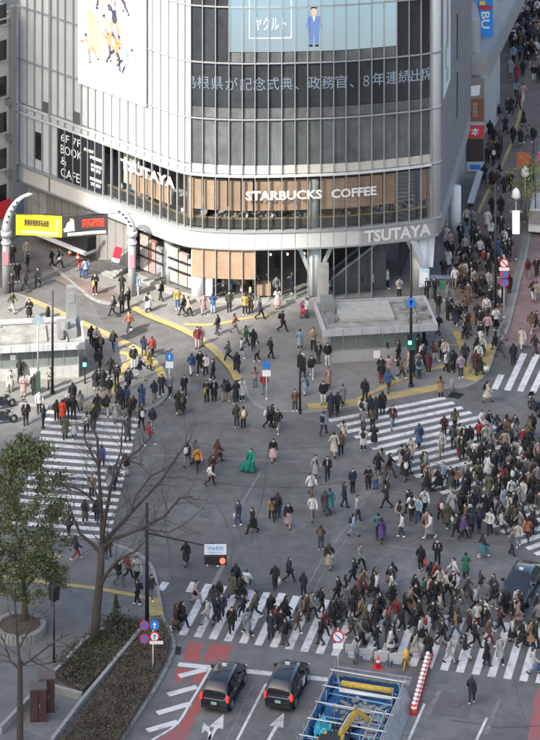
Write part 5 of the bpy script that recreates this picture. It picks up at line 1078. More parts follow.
def motorbike(label, px, py, rz):
    p = at(px, py); o = thing('motorcycle', label, 'motorcycle', loc=(p.x,p.y,gz(px,py)), rz=rz)
    for x_ in (-.68,.68): q = MB(); q.tube([(x_+.22*math.cos(a), 0, .31+.22*math.sin(a)) for a in np.linspace(0,2*math.pi,15)], .085, 8, cap=False); wh = q.build('wheel', M_BLACK, o); q = MB(); q.tube([(x_,-.04,.31),(x_,.04,.31)], .12, 10); q.build('hub', M_ALU, wh)
    q = MB(); q.hexa([(-.5,-.16,.35),(.4,-.14,.3),(.4,.14,.3),(-.5,.16,.35),(-.7,-.15,.72),(.35,-.12,.62),(.35,.12,.62),(-.7,.15,.72)]); q.build('body', mat('bike_dark', (.02,.025,.035), .3), o); q = MB(); q.ell((-.25,0,.82), (.42,.16,.1), 12, 6); q.build('seat', M_BLACK, o, True)
    q = MB(); q.ell((.22,0,.85), (.26,.15,.15), 12, 6); q.build('tank', MATS['bike_dark'], o, True); q = MB(); q.bar((.68,0,.32),(.45,0,1.0),.1,.1); q.build('fork', M_ALU, o); q = MB(); q.tube([(.36,-.38,1.06),(.46,-.2,1.08),(.46,.2,1.08),(.36,.38,1.06)], .025, 8); q.build('handlebar', M_DARKM, o); q = MB(); q.ell((.6,0,.9), (.1,.11,.11), 10, 6); q.build('headlight', M_ALU, o, True); q = MB(); q.add([(.55,-.22,.98),(.55,.22,.98),(.42,.18,1.35),(.42,-.18,1.35)], [(0,1,2,3)]); q.build('windshield', M_CARGLASS, o); MB().box(-.95,-.6,-.2,.2,.85,1.15).build('rear_box', MATS['bike_dark'], o)
    return o
motorbike('parked dark motorcycle near the kerb, further from the evergreen', 3, 409, .5); motorbike('parked dark motorcycle with white front, just above the evergreen', 4, 424, .3); mb3 = motorbike('dark motorcycle beyond the side street crossing', 534, 413, 1.9)
p = at(304,318); stq = thing('stroller', 'red and dark baby stroller before the shop glass', 'stroller', loc=(p.x,p.y,KH)); q = MB(); q.hexa([(-.25,-.3,.35),(.25,-.3,.35),(.25,.3,.35),(-.25,.3,.35),(-.28,-.35,.5),(.28,-.35,.6),(.28,.35,.95),(-.28,.35,.95)]); q.build('seat', mat('stroller_red', (.4,.04,.08), .7), stq); q = MB(); q.ell((0,.15,.85), (.3,.3,.28), 12, 6); q.build('hood', mat('stroller_purple', (.12,.06,.14), .7), stq, True)
for x_ in (-.25,.25):
    for y_ in (-.35,.35): q = MB(); q.tube([(x_-.03,y_,.12),(x_+.03,y_,.12)], .12, 12); q.build('wheel', M_BLACK, stq)
    q = MB(); q.bar((x_,-.3,.2),(x_,.65,1.0),.03,.03); q.build('frame', M_ALU, stq)
PEOPLE = """
@0 230 6
160,180,2s,beige,lgrey,j
310,222,6w,black,black,j
355,235,6w,black,black,j
105,310,2s,black,black,j
165,250,6s,black,dgrey,j
150,370,8w,dgrey,dgrey,j,Bblack
228,340,2w,navy,black,j
70,385,2s,dgrey,black,j
72,505,3w,olive,white,j
175,550,2s,black,black,c
492,290,2s,red,blue,j
515,300,8s,lblue,blue,j
75,205,2s,black,black,j
@90 230 6
30,395,2s,black,black,j,Syellow
192,400,8s,black,black,j
140,520,4w,dgrey,black,j
192,495,8s,black,black,j
232,475,4s,black,black,j
280,400,2s,lblue,white,j
350,500,9w,white,black,c
235,615,1w,orange,grey,j
428,435,4w,black,black,j
525,480,2s,yellow,blue,j
8,705,8w,maroon,black,j
40,720,2w,white,black,j
60,770,8s,black,black,j
140,735,8w,black,blue,j
322,765,8w,navy,navy,j
372,768,8w,red,black,j
@180 260 6
20,345,4w,black,black,j
50,350,6w,beige,black,j
140,335,2s,pink,white,c
198,330,8s,blue,lblue,j,Sblue
295,320,2s,dgrey,black,j
390,340,8s,yellow,black,j
425,330,8s,brown,brown,c
480,365,6w,navy,black,j
225,460,4w,dgrey,dgrey,j,Swhite
328,450,6w,orange,grey,j
395,530,9w,green,dgrey,j
440,550,8w,black,black,j
290,610,4w,dgrey,black,j
340,680,8w,black,black,c
370,600,6w,white,white,j
465,620,4w,grey,black,j
105,530,2s,red,pink,j
125,520,2s,pink,beige,j
70,690,8w,blue,white,j
120,680,2w,black,black,j
155,690,2w,white,black,j
200,722,4w,black,black,j
@270 260 6
45,305,8s,white,pink,d
75,440,6w,black,black,j,Bblack
220,355,4s,white,green,j
180,550,8w,lblue,lblue,c
260,550,2s,beige,black,j
290,630,2s,navy,dgrey,j
345,635,2s,black,white,j
195,710,8w,navy,navy,c,H
250,715,2w,black,white,j
5,600,6w,black,black,j
@360 260 6
235,235,2s,white,black,j
400,240,2s,black,black,j
450,240,4s,black,black,j
470,460,4w,navy,navy,j
165,600,6s,black,blue,j
125,720,2s,black,maroon,j
170,715,8s,pink,lblue,j
295,680,4s,pink,grey,c
318,720,8s,navy,black,j
350,590,8s,green,black,c
355,722,8s,lblue,blue,j
410,690,8s,maroon,maroon,c
445,620,6w,maroon,white,j
385,640,4s,black,black,j
515,680,6w,white,black,j
495,600,2s,black,black,j
525,370,6s,black,black,j
470,330,2s,black,dgrey,j
@450 260 6
115,455,8s,amber,black,c
55,390,4w,black,black,j
95,340,8w,brown,navy,j
165,400,8s,black,black,j
185,505,2w,black,white,d
225,460,8w,pink,black,j
220,360,2s,white,black,j
180,430,2s,black,lgrey,j
270,550,4w,black,black,c
300,585,6w,dgrey,dgrey,j
310,490,6w,grey,grey,j
275,420,2s,white,black,j
90,640,8w,navy,navy,j
155,690,8w,maroon,maroon,c
180,702,6w,black,black,c,Swhite
20,680,8s,black,black,j
65,715,2s,lilac,dgrey,j
380,630,8s,black,black,j,Steal
432,530,2w,cream,white,c
510,570,9w,black,maroon,j
490,440,8w,brown,beige,j
520,430,3w,black,black,j
500,240,8w,black,white,j
520,250,8w,beige,lgrey,j
468,110,8w,red,grey,j
520,100,2w,black,black,j
145,190,2s,beige,beige,c
185,215,2s,lblue,lblue,c
230,190,2s,lgrey,lgrey,c
305,260,8s,black,black,c
355,210,8s,black,black,c
235,300,2w,black,black,j
30,170,2w,white,beige,j
70,150,2w,beige,black,j
@430 150 6
325,210,8w,black,black,c
372,235,8w,black,black,d
403,240,8w,brown,beige,c
445,280,8w,navy,black,j
480,245,2w,black,black,j
372,400,8w,black,black,j
425,400,8w,black,black,c
220,465,2w,cream,black,j
260,480,2w,grey,black,j
255,580,8w,navy,black,j
292,570,2w,brown,black,j
345,480,2w,white,grey,c
395,500,8w,black,grey,j
430,510,2w,navy,black,j
470,590,2w,black,black,c
370,545,2w,white,black,j
410,660,8w,blue,navy,c
210,640,2w,lgrey,black,j
440,660,2s,black,white,j
475,650,2s,black,black,j
120,610,2s,pink,black,j
125,680,2s,black,black,j
110,720,8w,white,white,c
180,700,8s,black,black,j
240,700,2w,black,dgrey,j
300,660,2w,white,black,j
330,640,8w,black,black,j
280,620,2w,black,grey,j
160,740,8s,grey,black,j
200,750,2s,black,beige,j
270,740,8s,dgrey,black,j
320,720,2w,red,grey,j
350,750,2s,black,black,c
@465 90 7.2
335,185,8w,black,black,c
385,150,8w,maroon,black,j
370,60,8w,lblue,black,j
420,85,8w,pink,white,j
292,325,8w,black,black,c
345,390,8w,black,black,c
400,410,8w,black,lblue,c
205,400,8w,black,black,j
255,420,8w,brown,black,j
160,550,8w,black,black,j
205,555,8w,black,black,j
245,510,8w,black,black,c
@465 0 7.2
325,560,2w,lgrey,grey,c
375,590,8w,red,black,c
415,560,8w,black,black,j
455,500,2w,black,beige,j
495,590,2w,black,white,j
530,600,8w,black,black,j
330,340,2w,black,blue,j
380,330,8w,black,black,j
420,330,2w,grey,black,j
480,330,8w,black,black,c
350,460,2w,lblue,black,j
395,440,8w,blue,black,j
430,440,2w,black,black,j
325,250,8s,black,black,j
375,280,2s,lgrey,white,j
440,270,8s,black,black,j
490,260,2s,dgrey,black,j
520,250,8s,orange,black,j
350,190,8s,black,black,j
400,200,2s,black,black,j
450,190,8s,navy,black,j
500,180,2s,black,grey,j
535,170,8s,black,black,j
370,120,8s,black,black,j
420,130,2s,grey,black,j
470,120,8s,black,black,j
520,120,2s,white,black,j
390,70,8s,black,black,j
440,60,2s,black,black,j
490,50,8s,black,brown,j
530,60,2s,black,black,j
460,20,8s,white,black,j
510,10,2s,black,black,j
@0 340 6
65,320,2s,cream,white,c,Swhite
140,350,2s,pink,beige,c
120,260,8w,black,black,j,Bblack
205,340,8s,black,black,c
300,305,2s,grey,dgrey,j
340,490,8s,black,black,j
372,490,8s,scarlet,black,c
400,472,8s,navy,navy,j,H
440,480,8s,black,black,j
435,400,8s,black,black,c
480,432,8s,grey,grey,c
390,595,8w,olive,black,c
445,595,8w,lgrey,black,c
235,440,2s,white,black,j
155,510,2s,black,black,j
260,530,4s,navy,black,j
520,560,8w,white,black,j
@90 340 6
40,110,2w,black,black,j
122,245,8w,black,black,j
50,200,8s,black,black,c
35,315,8s,navy,navy,d
75,315,8s,black,black,d
160,280,2s,black,black,j
115,360,8s,black,beige,j
170,400,8s,black,black,c
185,430,8s,black,black,j
232,310,2w,navy,black,j
260,180,2s,black,white,j
300,250,6w,navy,lgrey,j
355,190,6w,yellow,black,c
310,410,8w,blue,blue,c
385,380,8w,navy,grey,j
430,345,2w,navy,black,j
480,340,2w,grey,navy,j
45,465,8w,black,black,c
98,460,8w,black,white,j
155,500,8w,lgrey,grey,c
215,420,8s,blue,black,j
260,465,8s,navy,beige,j
240,480,8w,black,black,j
310,540,8w,black,black,j,Bwhite
375,540,8w,navy,white,j
225,610,8w,dgrey,dgrey,c
355,635,6w,red,lblue,j
20,540,8s,black,black,j
530,440,8w,black,black,c
@180 370 6
25,155,2w,navy,black,j
15,265,8w,black,black,c
160,190,2s,black,black,j,Syellow
205,185,2s,black,black,c
265,190,8s,dgrey,beige,j
285,188,8s,black,beige,j
335,205,8s,black,black,c
372,185,2s,white,black,c
340,345,8s,dgrey,dgrey,j
380,350,8s,yellow,black,j
530,350,6w,black,black,j,Bwhite
45,580,9w,black,grey,j
95,560,9w,grey,black,j
105,600,2w,amber,black,j,Bblack
228,555,9w,maroon,maroon,c
195,640,3w,maroon,black,j
180,695,6w,white,black,j
425,610,2w,emerald,emerald,d
450,115,8s,pink,lblue,j
505,155,8s,red,lblue,j
@270 370 6
15,345,6w,black,black,j
48,372,2w,black,grey,j
20,550,2w,black,pink,d
150,255,2s,brown,dgrey,j,Bblack
210,160,8w,lblue,white,c
352,120,2w,rose,black,c
320,215,2s,black,white,j
365,275,8w,navy,black,c
405,270,8w,black,black,j
437,225,8w,grey,black,c
320,390,8w,lblue,navy,j,Bblack
385,520,8w,cream,beige,c
425,510,8w,brown,black,j
440,430,8w,cream,beige,c
275,655,2w,lgrey,brown,c
345,660,2w,black,black,j
@360 370 6
30,200,8s,black,black,j
60,280,8s,navy,black,j
95,300,8s,navy,navy,j
135,265,8s,black,black,c
195,350,2w,maroon,lblue,j
170,145,8w,blue,maroon,j,Syellow
130,90,8s,black,red,j
485,165,8s,tan,black,c
20,370,8s,grey,dgrey,j
12,300,8s,white,black,j
75,350,8s,olive,black,j
85,465,8s,black,grey,c
20,485,8s,cream,cream,c,Bblack
355,465,8w,blue,blue,c
305,545,2w,cream,black,c
250,590,8w,lgrey,beige,c
505,405,8w,maroon,black,j,Bblack
380,620,8w,dgrey,black,c
410,700,2w,tan,black,c
490,510,2w,lgrey,beige,j
500,690,2w,lblue,navy,j
130,600,8w,cream,white,c
180,640,6w,black,dgrey,j
50,715,2s,black,black,c
95,715,8s,grey,blue,j
110,640,8w,black,black,j
155,715,2w,grey,brown,j
@450 370 6
225,195,6w,cream,pink,c,Bblack
235,380,3w,black,lgrey,j
285,395,9w,navy,navy,j
175,440,8w,red,navy,j
195,380,2w,white,black,j
30,360,8w,olive,black,j
120,470,8w,black,black,j
85,470,2w,black,dgrey,c
50,520,2w,grey,red,j
20,470,8w,dgrey,black,j
215,460,2w,lgrey,dgrey,j,Bblack
40,715,8w,tan,navy,j
165,700,8w,olive,olive,c
150,560,8w,white,lblue,j
190,580,8w,black,black,j
240,600,2w,black,black,d
270,620,8w,black,black,j
438,480,2w,red,black,j
330,505,8w,beige,black,j
@60 450 6
190,285,2w,beige,black,j
150,440,8w,olive,black,c
220,440,8w,navy,navy,j
250,110,8w,indigo,black,j
300,240,8w,grey,lblue,c
330,230,2w,blue,black,j
395,160,8w,black,white,j
95,670,6w,navy,red,j
50,530,8w,dgrey,black,j
290,660,8w,dgrey,dgrey,j
@50 540 4.5
310,215,3w,black,grey,j,Bblack
350,185,6w,red,black,j
390,200,2w,white,black,j
395,300,4w,black,black,j,Bblack
455,280,3w,dgrey,grey,j
@140 450 6
275,695,8w,black,grey,c
430,700,6w,tan,black,c
@220 470 6
110,335,1w,navy,blue,j,Swhite
195,380,1w,black,black,c,Sred
310,305,8w,tan,black,j,Swhite
345,290,8w,navy,dgrey,c
410,345,2w,black,pink,d
415,675,6w,navy,navy,j
@300 450 6
65,280,2w,white,brown,j
75,420,2w,white,beige,j
150,385,8w,dgrey,teal,c
180,380,8w,teal,teal,c
265,345,6w,navy,navy,j
315,255,2s,navy,black,j
345,420,6w,lgrey,black,j
320,520,6w,lblue,lblue,j,Bnavy
520,350,4w,black,black,j
470,530,8w,teal,black,j
490,555,8w,purple,purple,c
125,600,8s,dgrey,dgrey,j
175,715,8w,black,beige,d
@380 450 6
120,445,8w,beige,beige,j,Bblack
170,380,4w,black,black,j
190,415,8w,white,black,j
230,425,2w,lblue,blue,j
280,500,2w,rose,brown,c
365,430,8w,maroon,black,j
405,470,8w,olive,olive,c,Swhite
435,400,2w,lgrey,lgrey,c
480,400,8w,black,black,j
345,690,2s,black,black,j
245,722,8w,black,black,j,Sscarlet
30,240,8w,dgrey,dgrey,j
500,540,6w,purple,black,j
@450 450 6
70,385,8w,black,rose,j
130,510,8w,navy,navy,j
175,490,8w,navy,navy,j
240,505,2w,white,navy,j,Bnavy
310,510,6w,lgrey,dgrey,j
370,630,6w,grey,navy,j
410,580,2w,cream,lblue,j
465,550,8w,orange,maroon,j
490,525,8w,black,black,j
200,645,6w,navy,teal,d
150,380,8w,navy,blue,j
215,400,8w,black,black,c
110,260,8w,black,black,j
180,240,8w,black,grey,j
235,290,8w,olive,olive,c
290,290,2w,black,black,j
270,230,8w,black,grey,j
325,370,2w,lblue,lblue,c
370,310,2w,white,navy,j,Bnavy
410,350,2w,grey,beige,c
355,400,8w,cream,beige,c
485,385,8w,black,white,j
320,230,8w,red,grey,j
395,240,2w,teal,blue,j
445,240,8w,navy,black,j
440,320,2w,cream,cream,c
500,290,8w,black,black,j
455,180,2w,grey,black,j
500,200,8w,brown,black,j
430,150,2w,red,white,j
350,150,8w,black,white,j
390,170,8w,black,black,j
300,140,8w,navy,lblue,j
330,100,8w,black,black,c
370,90,2w,dgrey,black,j
410,90,2w,grey,black,j
450,90,8w,black,black,j
490,90,8w,black,black,j
525,90,2w,rose,black,j
525,160,8w,black,black,j
525,240,2w,grey,black,j
530,330,8w,black,black,j
470,130,8w,black,brown,j
415,200,8w,black,black,j
350,200,2w,black,dgrey,j
280,350,8w,black,lgrey,j
385,480,8w,olive,black,j
425,270,2w,black,black,c
470,260,2w,tan,black,j
345,270,8w,black,black,j
@170 555 6
375,270,9w,olive,navy,c
395,205,8w,black,brown,j,Bblack
160,295,6w,pink,white,c
260,330,8w,dgrey,dgrey,j
310,390,2w,navy,navy,j
35,450,6w,maroon,black,j,Sbrown
75,440,6w,black,black,j
225,425,4w,lgrey,lgrey,j
275,400,6w,black,black,j
370,475,2w,black,black,j
440,385,4w,navy,navy,j
460,240,8w,white,lgrey,j
515,375,4w,olive,dgrey,j
@250 555 6
150,205,8w,black,black,j,Swhite
125,400,8w,black,black,j
150,460,6w,red,black,c
190,440,8w,black,black,c
215,400,6w,black,black,c
215,545,4w,black,dgrey,j,Bblack
285,470,6w,brown,olive,j
320,400,6w,tan,grey,j
430,350,6w,black,black,j,Bblack
425,540,4w,black,dgrey,j,Bblack
445,480,6w,red,black,j
490,430,6w,black,black,c
525,410,6w,black,dgrey,j
@330 555 6
145,180,4w,black,black,j
180,90,6w,grey,black,j
195,235,6w,tan,red,d
265,225,6w,black,black,j
75,400,6w,dgrey,dgrey,c
50,290,4w,black,black,j
95,270,6w,black,grey,j
20,430,8w,black,black,c
150,330,8w,black,black,j
195,300,6w,black,dgrey,j
125,500,6w,dgrey,maroon,j
180,550,6w,grey,black,j
185,400,6w,tan,black,j
210,430,6w,olive,black,c
235,520,6w,black,black,c,Swhite
280,570,6w,black,navy,j
280,390,6w,black,black,j
305,375,4w,black,black,d
375,310,6w,black,black,c
375,190,8w,black,dgrey,j
365,250,6w,white,black,j
350,460,6w,red,black,j
400,420,6w,red,grey,j
365,590,6w,white,white,c
390,540,4w,white,rose,j
430,460,6w,black,black,j
450,380,6w,black,black,j
510,265,6w,black,black,j
485,345,6w,tan,beige,c
155,650,4s,lgrey,grey,j
515,620,6w,cream,pink,c
500,460,6w,black,black,c
@410 545 6
150,250,6w,red,black,j
125,250,8w,black,black,j
265,235,4w,white,black,j
335,200,8s,green,black,c
30,330,6w,black,black,j
120,340,6w,pink,blue,j
85,340,6w,green,black,j
190,370,6w,black,black,j
180,450,6w,cream,cream,c
185,590,6w,navy,black,j
290,330,4w,lgrey,dgrey,j
345,330,6w,dgrey,dgrey,c
260,430,6w,black,black,c
320,400,4w,grey,lgrey,j
395,400,6w,lgrey,black,j
425,300,6w,dgrey,beige,j
500,380,6w,black,white,j
430,470,4w,dgrey,dgrey,j
280,560,4w,tan,blue,j
355,540,6w,maroon,black,j
390,620,6w,black,black,j
405,500,2w,white,red,j
330,700,4w,black,white,j
235,712,6w,white,lgrey,j
475,600,6w,brown,red,j
460,725,6w,black,navy,c
110,690,8w,black,black,c
90,560,6w,red,black,j
60,480,4w,black,black,c
200,610,4w,black,grey,j
@450 590 6
300,260,6w,maroon,black,j
410,210,6w,rose,grey,c
300,435,2w,lgrey,black,c
375,315,6w,cream,black,d
435,345,6w,black,black,c
480,345,6w,tan,tan,c
512,345,6w,black,black,j
500,505,6w,white,lblue,j,Sblue
130,682,8w,navy,navy,j
515,175,6w,navy,dgrey,j
425,155,6w,black,black,j
530,230,6w,grey,black,j
"""
# ---------------------------------------------------------------- people
SKELS = {}
def skel(pose):
    """joints (name: position, radii) and bones of a 1.65 m body facing +y"""
    J = {}; B = []
    def j(n, p, r, par=None, lab=None):
        J[n] = (Vector(p), r if isinstance(r, tuple) else (r, r)); 
        if par: B.append((par, n, lab))
    j('pelvis',(0,0,.90),(.145,.105)); j('waist',(0,0,1.05),(.125,.095),'pelvis','torso'); j('chest',(0,.0,1.24),(.155,.11),'waist','torso'); j('upper',(0,-.01,1.36),(.12,.085),'chest','torso')
    j('neck',(0,.0,1.45),.052,'upper','neck'); j('jaw',(0,.025,1.515),(.068,.078),'neck','head'); j('skull',(0,.015,1.59),(.078,.092),'jaw','head'); j('crown',(0,.005,1.64),(.055,.065),'skull','head'); j('nose',(0,.118,1.545),.014,'jaw','head')
    st_ = {'walkA':(1,.30), 'walkB':(-1,.30), 'short':(1,.15), 'stand':(0,.0), 'phone':(0,.02), 'wide':(1,.40)}[pose]
    for s in (-1, 1):
        sg = s*st_[0]; k = st_[1]
        if k >= .1 and sg > 0: hip, kn, an, toe = (s*.085,.0,.86),(s*.085,.16*k/.3+.03,.49),(s*.08,.30*k/.3,.09),(s*.085,.30*k/.3+.15,.055)
        elif k >= .1: hip, kn, an, toe = (s*.085,.0,.86),(s*.085,-.06*k/.3+.04,.47),(s*.08,-.34*k/.3,.17*k/.3+.05),(s*.085,-.34*k/.3+.14,.04)
        else: hip, kn, an, toe = (s*.085,.0,.86),(s*.095,.02+.02*s,.48),(s*.10,.0+.03*s,.085),(s*.115,.15+.03*s,.04)
        n = 'L' if s < 0 else 'R'
        j('hip'+n,hip,(.092,.095),'pelvis','hip'); j('knee'+n,kn,.062,'hip'+n,'leg'); j('calf'+n,tuple(Vector(kn).lerp(Vector(an),.35)),.056,'knee'+n,'leg'); j('ankle'+n,an,.042,'calf'+n,'leg'); j('heel'+n,(an[0],an[1]-.03,max(.04,an[2]-.045)),.04,'ankle'+n,'foot'); j('toe'+n,toe,(.042,.03),'heel'+n,'foot')
        sw = -sg*k*.9
        if pose == 'phone': el, wr, hd_ = (s*.235,.03,1.09),(s*.13,.24,1.17),(s*.06,.30,1.22)
        else: el, wr, hd_ = (s*.235,sw*.35-.02,1.1),(s*.235,sw*.95+.06,.90),(s*.225,sw*1.1+.09,.83)
        j('shoulder'+n,(s*.165,-.005,1.36),.062,'upper','arm'); j('elbow'+n,el,.045,'shoulder'+n,'arm'); j('wrist'+n,wr,.032,'elbow'+n,'arm'); j('palm'+n,tuple(Vector(wr).lerp(Vector(hd_),.6)),(.038,.022),'wrist'+n,'hand'); j('finger'+n,hd_,(.026,.014),'palm'+n,'hand')
        tp = Vector(wr).lerp(Vector(hd_),.55)+Vector((-s*.03,.045,0)); j('thumb'+n,tuple(tp),.012,'palm'+n,'hand')
    return J, B
def skinned(pose):
    J, B = skel(pose); names = list(J); idx = {n: i for i, n in enumerate(names)}
    me = bpy.data.meshes.new('body_frame'); me.from_pydata([J[n][0] for n in names], [(idx[a], idx[b]) for a, b, _ in B], [])
    o = bpy.data.objects.new('body_frame', me); COL.objects.link(o); md = o.modifiers.new('Skin', 'SKIN'); md.use_smooth_shade = True
    for n in names:
        sv = me.skin_vertices[0].data[idx[n]]; sv.radius = J[n][1]; sv.use_root = (n == 'pelvis')
    o.modifiers.new('sub', 'SUBSURF').levels = 1
    dg = bpy.context.evaluated_depsgraph_get(); dg.update(); m2 = bpy.data.meshes.new_from_object(o.evaluated_get(dg))
    bpy.data.objects.remove(o)
    V = np.array([v.co[:] for v in m2.vertices]); N = np.array([v.normal[:] for v in m2.vertices]); F = [tuple(p.vertices) for p in m2.polygons]
    C = np.array([V[list(f)].mean(0) for f in F]); best = np.full(len(F), 1e9); lab = np.empty(len(F), object)
    for a, b, l in B:
        A = np.array(J[a][0]); D = np.array(J[b][0])-A; t = np.clip(((C-A)@D)/(D@D), 0, 1); dist = np.linalg.norm(C-(A+t[:, None]*D), axis=1)
        r = (1-t)*max(J[a][1])+t*max(J[b][1]); sc = dist-r
        u = sc < best; best[u] = sc[u]; lab[u] = l
    return J, V, N, F, C, lab, m2
def sub(V, N, F, mask, off):
    ids = sorted({i for f, k in zip(F, mask) if k for i in f}); mp = {i: q for q, i in enumerate(ids)}
    return [tuple(V[i]+N[i]*off) for i in ids], [tuple(mp[i] for i in f) for f, k in zip(F, mask) if k]
def mesh_of(b, name):
    me = bpy.data.meshes.new(name); me.from_pydata(b.v, [], b.f); me.polygons.foreach_set('use_smooth', [True]*len(me.polygons)); me.materials.append(None); me.update(); return me
KIT = {}
POSES = ('walkA','walkB','short','stand','phone','wide')
for ps in POSES:
    J, V, N, F, C, lab, m2 = skinned(ps); K = {}; L = lab
    m2.name = 'body'; m2.materials.clear(); m2.materials.append(None); K['body'] = m2
    leg = np.isin(L, ['leg','hip']) | ((L == 'torso') & (C[:, 2] < .98))
    b = MB(); v, f = sub(V, N, F, leg & (C[:, 2] > .1), .013); b.add(v, f); K['trousers'] = mesh_of(b, 'trousers')
    for sn_, sg_ in (('L',-1),('R',1)): b = MB(); v, f = sub(V, N, F, (L == 'foot') & (C[:, 0]*sg_ > 0), .012); b.add(v, f); K['shoe'+sn_] = mesh_of(b, 'shoe')
    top = np.isin(L, ['torso','arm']) | ((L == 'hip') & (C[:, 2] > .80)) | ((L == 'neck') & (C[:, 2] < 1.45))
    b = MB(); v, f = sub(V, N, F, top, .026); b.add(v, f)
    k = {'walkA':.3,'walkB':.3,'short':.15,'stand':0,'phone':0,'wide':.4}[ps]
    def skirt(b, rings, n=16):
        vs = []; fs = []
        for z, rx_, ry_, yo in rings:
            for q in range(n): a = 2*math.pi*q/n; w_ = 1+.05*math.sin(a*4+z*3); vs.append((rx_*math.cos(a)*w_, yo+ry_*math.sin(a)*w_, z))
        for i in range(len(rings)-1):
            for q in range(n): fs.append((i*n+q, i*n+(q+1) % n, (i+1)*n+(q+1) % n, (i+1)*n+q))
        b.add(vs, fs)
    skirt(b, [(.98,.165,.125,0),(.86,.185,.145,0),(.78,.19,.155,0)]); K['jacket'] = mesh_of(b, 'jacket')
    b = MB(); b.add(v, f); skirt(b, [(1.06,.155,.12,0),(.9,.185,.145,0),(.7,.205,.16+k*.3,0),(.46,.22,.165+k*.55,0)]); b.add(*[[(0,.128,1.33),(-.05,.105,1.4),(.05,.105,1.4)],[(0,1,2)]]); K['coat'] = mesh_of(b, 'coat')
    b = MB(); skirt(b, [(1.04,.145,.112,0),(.92,.18,.145,0),(.7,.23,.2+k*.2,0),(.42,.27,.23+k*.4,0)]); K['skirt'] = mesh_of(b, 'skirt')
    b = MB(); vs = []; fs = []; rg = [(1.08,.145,.112,0,0),(.92,.2,.17,.02,0),(.7,.3,.27,.08,0),(.45,.42,.36,.17,-.03),(.25,.5,.42,.22,-.06),(.14,.52,.44,.24,-.08)]; n_ = 36
    for zi, (z, rx_, ry_, xo, yo) in enumerate(rg):
        for q in range(n_): a = 2*math.pi*q/n_; w_ = 1+(.02+.035*zi)*math.sin(a*7+zi*.5)+.02*zi*math.sin(a*3); vs.append((xo+rx_*math.cos(a)*w_, yo+ry_*math.sin(a)*w_, z+.05*zi/5*math.sin(a*5)))
    for i in range(len(rg)-1):
        for q in range(n_): fs.append((i*n_+q, i*n_+(q+1) % n_, (i+1)*n_+(q+1) % n_, (i+1)*n_+q))
    b.add(vs, fs); K['gown'] = mesh_of(b, 'gown')
    hm = (L == 'head') & ((C[:, 2] > 1.595) | (C[:, 1] < .012) & (C[:, 2] > 1.47))
    b = MB(); v, f = sub(V, N, F, hm, .02); b.add(v, f); K['short_hair'] = mesh_of(b, 'hair')
    b = MB(); b.add(v, f); skirt(b, [(1.6,.094,.08,-.02),(1.5,.1,.07,-.035),(1.38,.11,.06,-.06),(1.26,.1,.045,-.09)], 10); K['long_hair'] = mesh_of(b, 'hair')
    b = MB(); b.ell((0,.012,1.6), (.105,.118,.1), 12, 6); b.tube([(0,.03,1.575),(0,.03,1.592)], [.13,.12], 14); K['hat'] = mesh_of(b, 'hat')
    b = MB(); b.ell((0,.075,1.525), (.062,.052,.05), 10, 6); K['mask'] = mesh_of(b, 'face_mask')
    b = MB()
    for s in (-1,1): b.ell((s*.03,.1,1.572), (.012,.008,.007), 6, 4)
    K['eyes'] = mesh_of(b, 'eyes')
    b = MB(); b.ell((0,.1,1.2), (.05,.045,.19), 10, 6); K['shirt'] = mesh_of(b, 'shirt')
    b = MB(); b.ell((0,.012,1.425), (.09,.095,.05), 12, 6); b.ell((.04,.12,1.3), (.035,.02,.12), 8, 5); K['scarf'] = mesh_of(b, 'scarf')
    K['hand'] = J['fingerR'][0]; KIT[ps] = K
b = MB(); b.ell((0,-.21,1.2), (.15,.1,.22), 12, 8); b.ell((0,-.28,1.1), (.11,.06,.12), 10, 6); b.tube([(-.1,-.15,1.38),(-.11,.0,1.43),(-.1,.13,1.3),(-.1,.1,1.1)], .018, 6); b.tube([(.1,-.15,1.38),(.11,.0,1.43),(.1,.13,1.3),(.1,.1,1.1)], .018, 6); ME_PACK = mesh_of(b, 'backpack')
b = MB(); b.hexa([(-.06,-.19,-.45),(.06,-.19,-.45),(.06,.19,-.45),(-.06,.19,-.45),(-.08,-.2,-.1),(.08,-.2,-.1),(.08,.2,-.1),(-.08,.2,-.1)]); b.tube([(0,-.1,-.1),(0,-.07,0),(0,.07,0),(0,.1,-.1)], .012, 6); ME_BAG = mesh_of(b, 'carrier_bag')
b = MB(); b.hexa([(.16,-.14,.74),(.26,-.14,.74),(.26,.14,.74),(.16,.14,.74),(.18,-.12,.98),(.25,-.12,.98),(.25,.12,.98),(.18,.12,.98)]); b.tube([(.21,-.12,.97),(.1,-.13,1.25),(-.1,-.03,1.44),(-.08,.1,1.36),(.1,.14,1.15),(.21,.12,.97)], .014, 6); ME_SHO = mesh_of(b, 'shoulder_bag')
CLR = dict(black=(.014,.014,.017),dgrey=(.055,.056,.06),grey=(.17,.17,.175),lgrey=(.4,.4,.41),white=(.68,.68,.67),cream=(.58,.52,.45),beige=(.4,.32,.24),tan=(.36,.2,.1),brown=(.13,.075,.045),navy=(.018,.024,.05),blue=(.025,.1,.28),lblue=(.26,.38,.52),indigo=(.04,.04,.2),teal=(.02,.2,.22),emerald=(.0,.32,.22),green=(.02,.14,.075),olive=(.1,.095,.05),yellow=(.6,.42,.06),amber=(.62,.27,.03),orange=(.55,.15,.06),scarlet=(.72,.075,.02),red=(.42,.022,.03),maroon=(.09,.018,.025),rose=(.36,.19,.17),pink=(.58,.36,.36),lilac=(.4,.3,.42),purple=(.11,.04,.24))
